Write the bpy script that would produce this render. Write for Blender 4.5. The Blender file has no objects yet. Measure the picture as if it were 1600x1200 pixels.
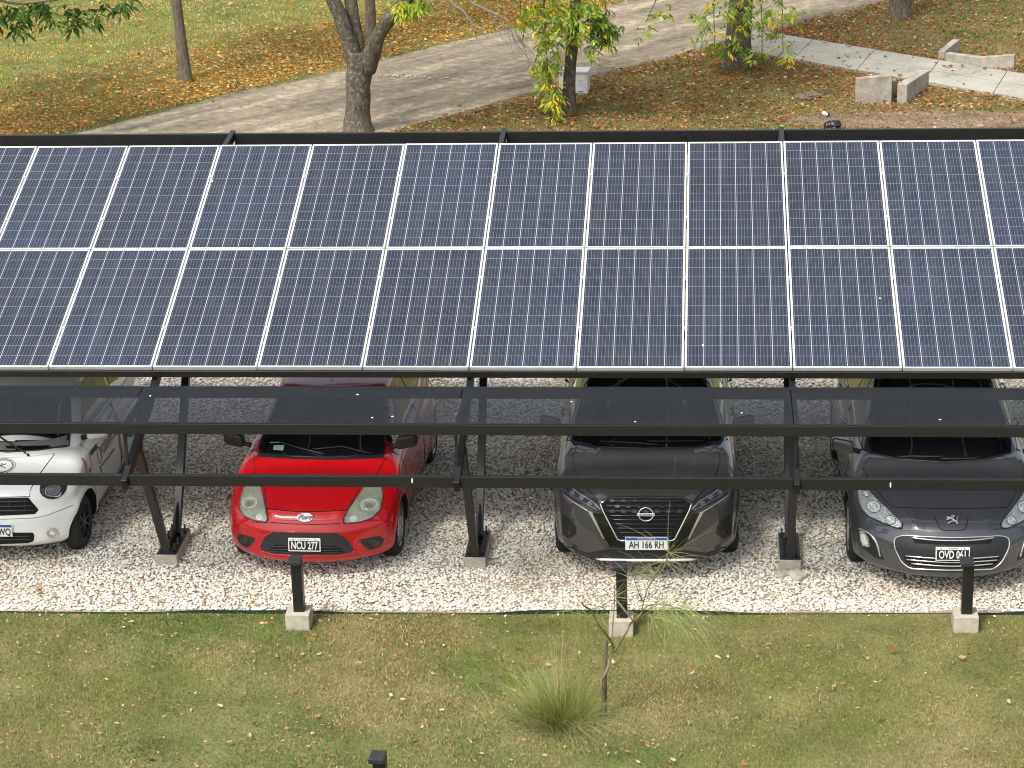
import bpy, bmesh, math, random
import numpy as np
from mathutils import Vector, Matrix, noise
from mathutils.bvhtree import BVHTree
from mathutils.geometry import delaunay_2d_cdt

SC = bpy.context.scene
COL = SC.collection
R = math.radians

# ------------------------------------------------------------------ camera
CAM = Vector((2.25, -20.60, 9.42))
PIT, YAW, ROL = R(19.97), R(-5.12), R(-1.63)
fw = Vector((math.sin(YAW)*math.cos(PIT), math.cos(YAW)*math.cos(PIT), -math.sin(PIT)))
rt0 = Vector((math.cos(YAW), -math.sin(YAW), 0)); up0 = rt0.cross(fw)
rt = rt0*math.cos(ROL)+up0*math.sin(ROL); up = -rt0*math.sin(ROL)+up0*math.cos(ROL)
cd = bpy.data.cameras.new('camera'); cam = bpy.data.objects.new('camera', cd); COL.objects.link(cam)
M = Matrix((rt, up, -fw)).transposed().to_4x4(); M.translation = CAM
cam.matrix_world = M
cd.sensor_width = 36; cd.lens = 3643/1600*36; cd.clip_end = 2000; cd.clip_start = 0.1
SC.camera = cam

# ------------------------------------------------------------------ light
SUN_EL, SUN_AZ = 57, 216          # azimuth clockwise from +Y, where the sun stands
sd = Vector((math.sin(R(SUN_AZ))*math.cos(R(SUN_EL)), math.cos(R(SUN_AZ))*math.cos(R(SUN_EL)), math.sin(R(SUN_EL))))
w = bpy.data.worlds.new('World'); SC.world = w; w.use_nodes = True
nt = w.node_tree; nt.nodes.clear()
sky = nt.nodes.new('ShaderNodeTexSky'); sky.sky_type = 'NISHITA'; sky.sun_disc = False
sky.sun_elevation = R(SUN_EL); sky.sun_rotation = R(SUN_AZ); sky.air_density = 1.0; sky.dust_density = 4.0; sky.ozone_density = 1.0
hs = nt.nodes.new('ShaderNodeHueSaturation'); hs.inputs['Saturation'].default_value = 0.45
bg = nt.nodes.new('ShaderNodeBackground'); bg.inputs['Strength'].default_value = 0.15
wo = nt.nodes.new('ShaderNodeOutputWorld')
nt.links.new(sky.outputs[0], hs.inputs['Color']); nt.links.new(hs.outputs[0], bg.inputs[0]); nt.links.new(bg.outputs[0], wo.inputs[0])
sl = bpy.data.lights.new('sun', 'SUN'); sl.energy = 1.95; sl.angle = R(12); sl.color = (1.0, 0.95, 0.87)
so = bpy.data.objects.new('sun', sl); COL.objects.link(so)
so.rotation_euler = (-sd).to_track_quat('-Z', 'Y').to_euler(); so.location = (0, 0, 30)
vs = SC.view_settings; vs.view_transform = 'Standard'; vs.look = 'None'; vs.gamma = 1; vs.exposure = 0.76
SC.cycles.pixel_filter_type = 'BLACKMAN_HARRIS'; SC.cycles.filter_width = 1.05
SC.cycles.max_bounces = 7; SC.cycles.transparent_max_bounces = 8; SC.cycles.use_adaptive_sampling = True
SC.cycles.caustics_reflective = False; SC.cycles.caustics_refractive = False

# ------------------------------------------------------------------ helpers
def tag(o, label=None, cat=None, group=None, kind=None):
    if label: o['label'] = label
    if cat: o['category'] = cat
    if group: o['group'] = group
    if kind: o['kind'] = kind
    return o

def empty(name, loc=(0, 0, 0), rz=0, label=None, cat=None, group=None):
    o = bpy.data.objects.new(name, None); COL.objects.link(o)
    o.location = loc; o.rotation_euler = (0, 0, rz); o.empty_display_size = 0.2
    return tag(o, label, cat, group)

def link(name, me, mats, parent=None, smooth=False, loc=None):
    if not isinstance(mats, (list, tuple)): mats = [mats]
    for m in mats:
        if m is not None: me.materials.append(m)
    if smooth:
        me.polygons.foreach_set('use_smooth', [True]*len(me.polygons))
    o = bpy.data.objects.new(name, me); COL.objects.link(o)
    if parent: o.parent = parent
    if loc: o.location = loc
    return o

class MB:
    """collects shapes into one mesh"""
    def __init__(s): s.v = []; s.f = []; s.m = []; s.mi = 0
    def add(s, v, f):
        n = len(s.v); s.v += [tuple(p) for p in v]; s.f += [tuple(i+n for i in q) for q in f]; s.m += [s.mi]*len(f); return s
    def box(s, c, d, rot=None):
        c = Vector(c); v = []
        for z in (-.5, .5):
            for x, y in ((-.5, -.5), (.5, -.5), (.5, .5), (-.5, .5)):
                p = Vector((x*d[0], y*d[1], z*d[2]))
                if rot is not None: p = rot @ p
                v.append(p+c)
        return s.add(v, [(3, 2, 1, 0), (4, 5, 6, 7), (0, 1, 5, 4), (1, 2, 6, 5), (2, 3, 7, 6), (3, 0, 4, 7)])
    def bar(s, a, b, wx, wz, upv=(0, 0, 1), off=0):
        """box beam from a to b, width wx sideways, height wz; a-b is the centre line"""
        a = Vector(a); b = Vector(b); d = (b-a); L = d.length; d.normalize()
        sx = d.cross(Vector(upv)).normalized(); sz = sx.cross(d)
        v = []
        for q in (a, b):
            for i, j in ((-1, -1), (1, -1), (1, 1), (-1, 1)):
                v.append(q+sx*(i*wx/2)+sz*(j*wz/2+off))
        return s.add(v, [(0, 1, 2, 3), (7, 6, 5, 4), (0, 4, 5, 1), (1, 5, 6, 2), (2, 6, 7, 3), (3, 7, 4, 0)])
    def tube(s, pts, rad, n=8, cap=True):
        pts = [Vector(p) for p in pts]; k = len(pts)
        if not isinstance(rad, (list, tuple)): rad = [rad]*k
        v = []; f = []; prev = None
        for i, p in enumerate(pts):
            d = (pts[min(i+1, k-1)]-pts[max(i-1, 0)]).normalized()
            if prev is None:
                a = Vector((0, 0, 1)) if abs(d.z) < .9 else Vector((1, 0, 0))
                x = d.cross(a).normalized()
            else:
                x = (prev-d*prev.dot(d)).normalized()
            prev = x; y = d.cross(x)
            for j in range(n):
                t = 2*math.pi*j/n
                v.append(p+(x*math.cos(t)+y*math.sin(t))*rad[i])
        for i in range(k-1):
            for j in range(n):
                a = i*n+j; b = i*n+(j+1) % n
                f.append((a, b, b+n, a+n))
        if cap:
            f.append(tuple(range(n))[::-1]); f.append(tuple(range((k-1)*n, k*n)))
        return s.add(v, f)
    def cyl(s, a, b, r, n=24, r2=None): return s.tube([a, b], [r, r if r2 is None else r2], n)
    def mesh(s, name):
        me = bpy.data.meshes.new(name); me.from_pydata(s.v, [], s.f)
        me.polygons.foreach_set('material_index', s.m); me.update(); return me
    def build(s, name, mats, parent=None, smooth=False, bevel=0, seg=2):
        me = s.mesh(name)
        if bevel:
            bm = bmesh.new(); bm.from_mesh(me)
            es = [e for e in bm.edges if len(e.link_faces) == 2 and e.calc_face_angle() > .6]
            bmesh.ops.bevel(bm, geom=es, offset=bevel, segments=seg, affect='EDGES', profile=.5)
            bm.to_mesh(me); bm.free()
        return link(name, me, mats, parent, smooth)

# ------------------------------------------------------------------ materials
def nodes(name):
    m = bpy.data.materials.new(name); m.use_nodes = True
    return m, m.node_tree, m.node_tree.nodes['Principled BSDF']

def mat(name, col, rough=.5, metal=0., coat=0., var=0., vscale=20., bump=0., bscale=60., spec=None, col2=None, coatr=.05):
    """colour with mild procedural wear so that no surface is uniform"""
    m, t, b = nodes(name)
    b.inputs['Roughness'].default_value = rough; b.inputs['Metallic'].default_value = metal
    if coat: b.inputs['Coat Weight'].default_value = coat; b.inputs['Coat Roughness'].default_value = coatr
    if spec is not None: b.inputs['Specular IOR Level'].default_value = spec
    b.inputs['Base Color'].default_value = (*col, 1)
    tc = t.nodes.new('ShaderNodeTexCoord')
    if var or col2:
        n = t.nodes.new('ShaderNodeTexNoise'); n.inputs['Scale'].default_value = vscale; n.inputs['Detail'].default_value = 6; n.inputs['Roughness'].default_value = .65
        t.links.new(tc.outputs['Object'], n.inputs['Vector'])
        r = t.nodes.new('ShaderNodeValToRGB'); r.color_ramp.elements[0].position = .32; r.color_ramp.elements[1].position = .68
        c2 = col2 if col2 else tuple(min(1, c*(1+var)) for c in col); c1 = col if col2 else tuple(c*(1-var) for c in col)
        r.color_ramp.elements[0].color = (*c1, 1); r.color_ramp.elements[1].color = (*c2, 1)
        t.links.new(n.outputs['Fac'], r.inputs['Fac']); t.links.new(r.outputs['Color'], b.inputs['Base Color'])
        mr = t.nodes.new('ShaderNodeMapRange'); mr.inputs['To Min'].default_value = max(0, rough-.08); mr.inputs['To Max'].default_value = min(1, rough+.1)
        t.links.new(n.outputs['Fac'], mr.inputs['Value']); t.links.new(mr.outputs[0], b.inputs['Roughness'])
    if bump:
        n2 = t.nodes.new('ShaderNodeTexNoise'); n2.inputs['Scale'].default_value = bscale; n2.inputs['Detail'].default_value = 5
        t.links.new(tc.outputs['Object'], n2.inputs['Vector'])
        bp = t.nodes.new('ShaderNodeBump'); bp.inputs['Strength'].default_value = bump; bp.inputs['Distance'].default_value = .02
        t.links.new(n2.outputs['Fac'], bp.inputs['Height']); t.links.new(bp.outputs[0], b.inputs['Normal'])
    return m

def attr_mat(name, rough=.8, sss=0., trans=False):
    """colour comes from the mesh's own colour attribute 'tint' (each stone, blade or leaf has its colour)"""
    m, t, b = nodes(name); b.inputs['Roughness'].default_value = rough
    a = t.nodes.new('ShaderNodeAttribute'); a.attribute_name = 'tint'
    t.links.new(a.outputs['Color'], b.inputs['Base Color'])
    b.inputs['Specular IOR Level'].default_value = .25
    if trans:
        tr = t.nodes.new('ShaderNodeBsdfTranslucent'); t.links.new(a.outputs['Color'], tr.inputs['Color'])
        mx = t.nodes.new('ShaderNodeMixShader'); mx.inputs[0].default_value = .3
        t.links.new(b.outputs[0], mx.inputs[1]); t.links.new(tr.outputs[0], mx.inputs[2])
        t.links.new(mx.outputs[0], t.nodes['Material Output'].inputs[0])
    return m

BLACK_STEEL = mat('black_steel_paint', (.0105, .0107, .0108), .40, var=.12, vscale=9, bump=.03, bscale=30)
CONCRETE = mat('concrete', (.43, .39, .31), .9, var=.18, vscale=14, bump=.4, bscale=90)
ALU = mat('aluminium_frame', (.60, .61, .61), .45, .25, var=.08, vscale=14)
STEEL = mat('steel_bolt', (.10, .10, .10), .45, .8)
RUBBER = mat('tyre_rubber', (.018, .018, .018), .8, bump=.2, bscale=90)
BLACK_PLASTIC = mat('black_plastic', (.014, .014, .015), .45, var=.1, vscale=30)
GREY_PLASTIC = mat('dark_grey_plastic', (.022, .023, .025), .55, var=.1, vscale=30, bump=.05, bscale=300)
GLOSS_BLACK = mat('gloss_black', (.006, .006, .007), .12, coat=.6)
GLASS_DARK = mat('dark_car_glass', (.006, .008, .009), .04, coat=.5, spec=.6)
CHROME = mat('chrome', (.74, .75, .76), .22, .8)
SILVER = mat('silver_wheel', (.46, .47, .48), .32, .85)
DARK_RIM = mat('dark_rim', (.05, .05, .052), .35, .6)
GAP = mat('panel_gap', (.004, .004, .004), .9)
# ------------------------------------------------------------------ carport
TILT = R(18.2); H0 = 2.07; P = 1.012; PL = 1.966; KX = 3.036
ct, st = math.cos(TILT), math.sin(TILT)

def cell_material():
    m, t, b = nodes('solar_cells'); N = t.nodes.new; L = t.links.new
    b.inputs['Roughness'].default_value = .18; b.inputs['Specular IOR Level'].default_value = .42
    tc = N('ShaderNodeTexCoord'); sp = N('ShaderNodeSeparateXYZ'); L(tc.outputs['Object'], sp.inputs[0])
    def mth(op, a, bb=None, c=None):
        n = N('ShaderNodeMath'); n.operation = op
        for i, q in enumerate((a, bb, c)):
            if q is None: continue
            if isinstance(q, (int, float)): n.inputs[i].default_value = q
            else: L(q, n.inputs[i])
        return n.outputs[0]
    X, Y = sp.outputs[0], sp.outputs[1]
    CW, CH = .1612, .1598
    cx = mth('DIVIDE', X, CW); cy = mth('DIVIDE', Y, CH)        # cell grid, panel is 6 x 12 cells centred on 0
    fx = mth('FRACT', mth('ADD', cx, 30)); fy = mth('FRACT', mth('ADD', cy, 30))
    dx = mth('MULTIPLY', mth('MINIMUM', fx, mth('SUBTRACT', 1, fx)), CW)
    dy = mth('MULTIPLY', mth('MINIMUM', fy, mth('SUBTRACT', 1, fy)), CH)
    gx = mth('LESS_THAN', dx, .0025); gy = mth('LESS_THAN', dy, .0021)
    # five busbars a cell
    bb5 = mth('FRACT', mth('ADD', mth('MULTIPLY', fx, 5), 0.0)); db = mth('MULTIPLY', mth('ABSOLUTE', mth('SUBTRACT', bb5, .5)), CW/5)
    gb = mth('LESS_THAN', db, .0013)
    # outer margin (white backsheet)
    ox = mth('GREATER_THAN', mth('ABSOLUTE', X), CW*3-.001); oy = mth('GREATER_THAN', mth('ABSOLUTE', Y), CH*6-.001)
    edge = mth('MAXIMUM', ox, oy)
    # per cell tint
    fl = N('ShaderNodeCombineXYZ'); L(mth('FLOOR', cx), fl.inputs[0]); L(mth('FLOOR', cy), fl.inputs[1])
    oi = N('ShaderNodeObjectInfo'); L(mth('MULTIPLY', oi.outputs['Random'], 97), fl.inputs[2])
    wn = N('ShaderNodeTexWhiteNoise'); wn.noise_dimensions = '3D'; L(fl.outputs[0], wn.inputs[0])
    vo = N('ShaderNodeTexVoronoi'); vo.inputs['Scale'].default_value = 55; L(tc.outputs['Object'], vo.inputs['Vector'])
    lo = N('ShaderNodeTexNoise'); lo.inputs['Scale'].default_value = 1.4; lo.inputs['Detail'].default_value = 2
    sh = N('ShaderNodeVectorMath'); sh.operation = 'ADD'; L(tc.outputs['Object'], sh.inputs[0])
    cv = N('ShaderNodeCombineXYZ'); L(mth('MULTIPLY', oi.outputs['Random'], 50), cv.inputs[0]); L(cv.outputs[0], sh.inputs[1]); L(sh.outputs[0], lo.inputs['Vector'])
    rp = N('ShaderNodeValToRGB'); e = rp.color_ramp.elements
    e[0].position = 0; e[0].color = (.014, .017, .026, 1); e[1].position = 1; e[1].color = (.023, .038, .068, 1)
    q = rp.color_ramp.elements.new(.5); q.color = (.019, .025, .041, 1)
    s1 = mth('ADD', mth('MULTIPLY', wn.outputs['Value'], .20), mth('MULTIPLY', vo.outputs['Color'], .10))
    s2 = mth('ADD', s1, mth('MULTIPLY', lo.outputs['Fac'], .62)); s3 = mth('ADD', s2, mth('MULTIPLY', oi.outputs['Random'], .34)); L(mth('SUBTRACT', s3, .12), rp.inputs['Fac'])
    def mix(f, a, c):
        n = N('ShaderNodeMix'); n.data_type = 'RGBA'; L(f, n.inputs[0])
        if isinstance(a, tuple): n.inputs[6].default_value = a
        else: L(a, n.inputs[6])
        n.inputs[7].default_value = c; return n.outputs[2]
    c = mix(gb, rp.outputs[0], (.16, .17, .20, 1)); c = mix(gy, c, (.20, .235, .25, 1)); c = mix(gx, c, (.46, .50, .53, 1)); c = mix(edge, c, (.62, .64, .66, 1))
    # rain streaks and dust running down the slope
    mp = N('ShaderNodeMapping'); mp.inputs['Scale'].default_value = (9, 1.3, 1); sh2 = N('ShaderNodeVectorMath'); sh2.operation = 'ADD'; L(tc.outputs['Object'], sh2.inputs[0]); L(cv.outputs[0], sh2.inputs[1]); L(sh2.outputs[0], mp.inputs[0])
    st_ = N('ShaderNodeTexNoise'); st_.inputs['Scale'].default_value = 1; st_.inputs['Detail'].default_value = 7; st_.inputs['Roughness'].default_value = .7; L(mp.outputs[0], st_.inputs[0])
    ds = N('ShaderNodeMapRange'); ds.inputs['From Min'].default_value = .42; ds.inputs['From Max'].default_value = .75; ds.inputs['To Max'].default_value = .16; L(st_.outputs['Fac'], ds.inputs[0])
    c = mix(ds.outputs[0], c, (.16, .155, .145, 1))
    L(c, b.inputs['Base Color'])
    # dust film
    dn = N('ShaderNodeTexNoise'); dn.inputs['Scale'].default_value = 3; dn.inputs['Detail'].default_value = 6; L(sh.outputs[0], dn.inputs['Vector'])
    mr = N('ShaderNodeMapRange'); mr.inputs['To Min'].default_value = .08; mr.inputs['To Max'].default_value = .34; L(dn.outputs['Fac'], mr.inputs[0]); L(mr.outputs[0], b.inputs['Roughness'])
    return m
CELLS = cell_material()

def awning_material():
    m, t, b = nodes('smoked_awning_sheet'); N = t.nodes.new; L = t.links.new
    b.inputs['Base Color'].default_value = (.032, .036, .040, 1); b.inputs['Roughness'].default_value = .32
    tc = N('ShaderNodeTexCoord'); wv = N('ShaderNodeTexNoise'); wv.inputs['Scale'].default_value = 5; wv.inputs['Detail'].default_value = 7
    L(tc.outputs['Object'], wv.inputs['Vector'])
    tr = N('ShaderNodeBsdfTransparent'); tr.inputs[0].default_value = (.76, .78, .80, 1)
    mx = N('ShaderNodeMixShader'); mr = N('ShaderNodeMapRange'); mr.inputs['To Min'].default_value = .20; mr.inputs['To Max'].default_value = .33
    L(wv.outputs['Fac'], mr.inputs[0]); L(mr.outputs[0], mx.inputs[0]); L(tr.outputs[0], mx.inputs[1]); L(b.outputs[0], mx.inputs[2])
    L(mx.outputs[0], t.nodes['Material Output'].inputs[0])
    return m
AWN = awning_material()

carport = empty('carport', (0, 0, 0), 0, 'long black steel carport roofed with two rows of blue solar panels', 'carport')
NP = 7                       # panel columns each side of X = 0
XE = NP*P
def rz(y): return 1.915+math.tan(TILT)*y      # rafter top height
YB, YT = -1.36, 3.74

def frame(k):
    X = k*KX
    m = MB()
    # rafter: sloping box beam with a short level tail at the back
    a = Vector((X, YB, rz(YB)-.055)); b = Vector((X, YT+.02, rz(YT+.02)-.055))
    m.bar(a, b, .055, .11)
    m.bar((X, YT-.1, 3.165), (X, 4.46, 3.235), .055, .10)
    m.build('rafter', BLACK_STEEL, carport, bevel=.004)
    s = MB(); s.bar((X, -.03, .17), (X, -.80, rz(-.80)-.10), .075, .075, upv=(0, 1, .3)); s.build('strut', BLACK_STEEL, carport, bevel=.004)
    s = MB(); s.bar((X, .42, .15), (X, 1.98, rz(1.98)-.10), .075, .075, upv=(0, 1, .3)); s.build('strut', BLACK_STEEL, carport, bevel=.004)
    g = MB()
    # gusset between the struts and the base plate
    pts = [(-.03, .16), (.48, .16), (.62, .42), (.10, .20), (-.12, .36)]
    pts = [(.0, .15), (.44, .15), (.56, .44), (.16, .22)]
    v = [(X-.006, y, z) for y, z in pts]+[(X+.006, y, z) for y, z in pts]; n = len(pts)
    g.add(v, [tuple(range(n))[::-1], tuple(range(n, 2*n))]+[(i, (i+1) % n, (i+1) % n+n, i+n) for i in range(n)])
    g.box((X, .26, .142), (.195, .62, .014)); g.build('base_plate', BLACK_STEEL, carport)
    for sx in (-.065, .065):
        for y in (.02, .17, .33, .50):
            b_ = MB(); b_.tube([(X+sx, y, .149), (X+sx, y, .172), (X+sx, y, .173), (X+sx, y, .225)], [.017, .017, .008, .008], 8); b_.build('anchor_bolt', STEEL, carport)
    f = MB(); f.box((X, .26, .04), (.205, .64, .19)); f.build('footing', CONCRETE, carport, bevel=.006)
    t = MB(); t.bar((X-.012, -1.16, rz(-1.16)), (X-.012, -1.14, 1.86), .028, .028, upv=(0, 1, 0)); t.build('post', BLACK_STEEL, carport)
    if k in (-2, -1, 0, 1, 2):      # hook for the awning side rail
        t = MB(); t.bar((X, -.30, 1.90), (X, -1.14, 1.90), .04, .07); t.build('awning_rail', BLACK_STEEL, carport, bevel=.003)
for k in range(-2, 3): frame(k)

def purlin(y, top, hgt, dep, name='purlin'):
    m = MB(); m.box((0, y, top-hgt/2), (2*XE+.12, dep, hgt)); return m.build(name, BLACK_STEEL, carport, bevel=.004)
def seg_purlin(y, top, hgt, dep, name, n0=-2, n1=2):
    for k in range(n0, n1):
        m = MB(); m.box(((k+.5)*KX, y, top-hgt/2), (KX-.06, dep, hgt)); m.build(name, BLACK_STEEL, carport, bevel=.004)
seg_purlin(-1.29, rz(-1.29)+.002, .105, .05, 'front_beam')
purlin(-1.18, 1.952, .10, .05, 'awning_beam'); purlin(-.24, 1.952, .10, .05, 'awning_beam')
# purlins under the panels: top just below the panel frames
def pz(s): return H0-.042+s*st
for s in (.02, .62, 1.45, 2.5, 3.3, 3.90):
    y = s*ct
    m = MB(); rot = Matrix.Rotation(TILT, 3, 'X')
    m.box((0, y+.5*.072*st, pz(s)-.5*.072*ct), (2*XE+.12, .05, .072), rot); m.build('purlin', BLACK_STEEL, carport, bevel=.003)
seg_purlin(4.40, 3.262, .17, .05, 'rear_beam')

# awning sheets with screws
for k in range(-2, 2):
    m = MB(); m.box(((k+.5)*KX-.03, -.71, 1.9575), (KX-.012, .98, .006)); o = m.build('awning_sheet', AWN, carport)
sc_ = MB()
x = -2*KX+.1
rnd = random.Random(5)
while x < 2*KX:
    if rnd.random() < .85: sc_.cyl((x, -1.175, 1.960), (x, -1.175, 1.9645), .006, 6)
    x += .17
for k in range(-2, 3):
    for i in range(8): sc_.cyl((k*KX-.06, -.28-i*.12, 1.960), (k*KX-.06, -.28-i*.12, 1.9645), .006, 6)
tag(sc_.build('screws', STEEL, carport), kind='stuff')

# solar panels: one prototype, copied
def panel_proto():
    m = MB(); W_, L_, T_, F_ = P-.011, PL-.008, .040, .0095
    m.box((-W_/2+F_/2, 0, 0), (F_, L_, T_)); m.box((W_/2-F_/2, 0, 0), (F_, L_, T_))
    m.box((0, -L_/2+F_/2, 0), (W_-2*F_-.001, F_, T_)); m.box((0, L_/2-F_/2, 0), (W_-2*F_-.001, F_, T_))
    root = m.build('solar_panel', ALU, carport, bevel=.0015, seg=1)
    c = MB(); c.box((0, 0, .012), (W_-2*F_-.002, L_-2*F_-.002, .008)); cell = c.build('cell_sheet', CELLS, root)
    k_ = MB(); k_.box((0, 0, -.004), (W_-2*F_-.002, L_-2*F_-.002, .004)); back = k_.build('back_sheet', mat('panel_back', (.07, .075, .08), .6), root)
    return root, cell, back
proot, pcell, pback = panel_proto()
first = True; rp = random.Random(3)
clamp_me = MB().box((0, 0, .001), (.030, .030, .003)).box((0, 0, -.018), (.012, .03, .036)).mesh('clamp'); clamp_me.materials.append(ALU)
for row in (0, 1):
    for i in range(-NP, NP):
        s = PL*.5+row*(PL+.004)
        if first: r_, c_ = proot, pcell; first = False
        else:
            r_ = proot.copy(); COL.objects.link(r_); r_.parent = carport
            c_ = pcell.copy(); COL.objects.link(c_); c_.parent = r_
            k_ = pback.copy(); COL.objects.link(k_); k_.parent = r_
        dz = rp.uniform(-.002, .002)
        r_.location = ((i+.5)*P, s*ct+.020*st, H0+s*st-.020*ct+dz)
        r_.rotation_euler = (TILT+rp.uniform(-.0012, .0012), rp.uniform(-.0012, .0012), rp.uniform(-.0008, .0008))
for i in range(-NP, NP+1):
    for s in (.62, 1.45, 2.5, 3.3):
        if rp.random() < .8:
            o = bpy.data.objects.new('clamp', clamp_me); COL.objects.link(o); o.parent = carport
            o.location = (i*P, s*ct-.004*st, H0+s*st+.004*ct); o.rotation_euler = (TILT, 0, 0)

# bird droppings: small thick splats on the beams, sheets and panels
DROP = mat('dried_dropping', (.72, .72, .68), .8)
rd = random.Random(21)
def dropping(p, n, sx, sy):
    p = Vector(p); n = Vector(n).normalized(); rot = frame_rot0(n); mb = MB(); V = []; k = 10
    for z in (-.002, .0022):
        for i in range(k): a = 2*math.pi*i/k; q = rd.uniform(.75, 1.2) if z < 0 else .8; V.append(p+rot @ Vector((math.cos(a)*sx*q, math.sin(a)*sy*q, z)))
    mb.add(V, [tuple(range(k))[::-1], tuple(range(k, 2*k))]+[(i, (i+1) % k, (i+1) % k+k, i+k) for i in range(k)]); mb.build('bird_dropping', DROP, carport)
def frame_rot0(n):
    x = Vector((0, 0, 1)).cross(n); x = x.normalized() if x.length > .1 else Vector((1, 0, 0)); return Matrix((x, n.cross(x), n)).transposed()
dropping((-.405, -1.316, 1.455), (0, -1, 0), .008, .028); dropping((3.86, -1.316, 1.44), (0, -1, 0), .008, .030)
for x_, y_ in ((-1.0, -.45), (-.78, -1.05), (-.60, -1.02), (-2.95, -.5), (2.55, -.9), (1.0, -.62), (4.3, -1.05), (1.6, -1.13)): dropping((x_, y_, 1.9612), (0, 0, 1), rd.uniform(.008, .014), rd.uniform(.008, .013))
nn = (0, -st, ct)
for x_, s_ in ((-3.0, 3.22), (-.98, 2.95), (2.2, .35), (3.9, 1.1)): dropping((x_, s_*ct-.006*st, H0+s_*st+.0), nn, rd.uniform(.007, .013), rd.uniform(.008, .016))
# ------------------------------------------------------------------ cars
def interp(pts, x):
    """smooth monotone interpolation through key points"""
    if x <= pts[0][0]: return pts[0][1]
    if x >= pts[-1][0]: return pts[-1][1]
    n = len(pts)
    for i in range(n-1):
        if x <= pts[i+1][0]: break
    x0, y0 = pts[i]; x1, y1 = pts[i+1]; h = x1-x0; s = (y1-y0)/h
    def slope(j):
        if j == 0: return (pts[1][1]-pts[0][1])/(pts[1][0]-pts[0][0])
        if j == n-1: return (pts[-1][1]-pts[-2][1])/(pts[-1][0]-pts[-2][0])
        a = (pts[j][1]-pts[j-1][1])/(pts[j][0]-pts[j-1][0]); b = (pts[j+1][1]-pts[j][1])/(pts[j+1][0]-pts[j][0])
        return 0 if a*b <= 0 else 2*a*b/(a+b)
    m0, m1 = slope(i), slope(i+1); t = (x-x0)/h
    return (2*t**3-3*t**2+1)*y0+(t**3-2*t**2+t)*h*m0+(-2*t**3+3*t**2)*y1+(t**3-t**2)*h*m1

def box_surface(nx, ny, nz, rx, ry, rz_):
    """surface of a rounded box in -1..1 space, as a closed quad mesh"""
    idx = {}; V = []; F = []
    def vid(i, j, k):
        if (i, j, k) not in idx:
            p = [2*i/nx-1, 2*j/ny-1, 2*k/nz-1]; r = (rx, ry, rz_)
            q = [max(-(1-r[a]), min(1-r[a], p[a])) for a in range(3)]
            d = [(p[a]-q[a])/r[a] for a in range(3)]; L = math.sqrt(sum(e*e for e in d)); mx = max(abs(e) for e in d)
            if L > 1e-9: d = [e*mx/L for e in d]
            idx[(i, j, k)] = len(V); V.append([q[a]+d[a]*r[a] for a in range(3)])
        return idx[(i, j, k)]
    for i in range(nx):
        for j in range(ny):
            F.append((vid(i, j, 0), vid(i, j+1, 0), vid(i+1, j+1, 0), vid(i+1, j, 0)))
            F.append((vid(i, j, nz), vid(i+1, j, nz), vid(i+1, j+1, nz), vid(i, j+1, nz)))
    for i in range(nx):
        for k in range(nz):
            F.append((vid(i, 0, k), vid(i+1, 0, k), vid(i+1, 0, k+1), vid(i, 0, k+1)))
            F.append((vid(i, ny, k), vid(i, ny, k+1), vid(i+1, ny, k+1), vid(i+1, ny, k)))
    for j in range(ny):
        for k in range(nz):
            F.append((vid(0, j, k), vid(0, j, k+1), vid(0, j+1, k+1), vid(0, j+1, k)))
            F.append((vid(nx, j, k), vid(nx, j+1, k), vid(nx, j+1, k+1), vid(nx, j, k+1)))
    return V, F

def sgn(x): return -1 if x < 0 else 1

def body_mesh(S):
    """lower body: rounded box bent to the car's side profile, plan and section"""
    L, Wd = S['L'], S['W']
    V, F = box_surface(44, 96, 30, S.get('rx', .13), S.get('ry', .035), S.get('rz', .22))
    out = []
    for u, v, w_ in V:
        t = (v+1)/2; wz = (w_+1)/2
        ym = t*L
        zt = interp(S['top'], ym); zb = interp(S['bot'], ym)
        zt -= S['crown']*abs(u)**2.4
        z = zb+(zt-zb)*wz
        hw = Wd/2*interp(S['plan'], ym)*interp(S['sect'], z)
        x = u*hw
        f = max(0, 1-ym/S['fl'])**1.5; r = max(0, 1-(L-ym)/.7)**1.5
        y = ym+(interp(S['nose'], z)+S['sweep']*abs(u)**S.get('sp', 2.6))*f - (S.get('rsweep', .18)*abs(u)**2.6+interp(S['tail'], z))*r
        # wheel arch lips
        if abs(u) > .8:
            for yc in (S['fo'], S['fo']+S['wb']):
                d = math.hypot(y-yc, z-S['wr'])-(S['wr']+.06)
                if z > .15: x += sgn(u)*S.get('flare', .015)*math.exp(-(d/.045)**2)*(abs(u)-.8)/.2
            # crease along the doors
            x += sgn(u)*S.get('crease', .008)*math.exp(-((z-S.get('cz', .72))/.03)**2)*min(1, max(0, (y-S['fo']-.4)/.3))*(abs(u)-.8)/.2
        # bonnet creases
        hc = S.get('hoodcrease')
        if hc and w_ > .5 and y < S['cowl']:
            z += hc[1]*math.exp(-((abs(x)-hc[0]-hc[2]*y)/.045)**2)*min(1, max(0, (w_-.5)*3))
        out.append((x, y, z))
    return out, F

def cabin_mesh(S):
    C = S['cab']
    V, F = box_surface(36, 60, 22, .10, .06, .16)
    out = []
    for u, v, w_ in V:
        t = (v+1)/2; wz = (w_+1)/2
        yf = interp(C['front'], wz)+C['bow']*abs(u)**2.2; yr = interp(C['rear'], wz)-C.get('rbow', .08)*abs(u)**2.2
        y = yf+(yr-yf)*t
        zt = interp(C['roof'], y)-C['crown']*abs(u)**2.2
        z = C['base']+(zt-C['base'])*wz
        hw = interp(C['w'], wz)*interp(C['plan'], t)
        out.append((u*hw, y, z))
    return out, F

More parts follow.
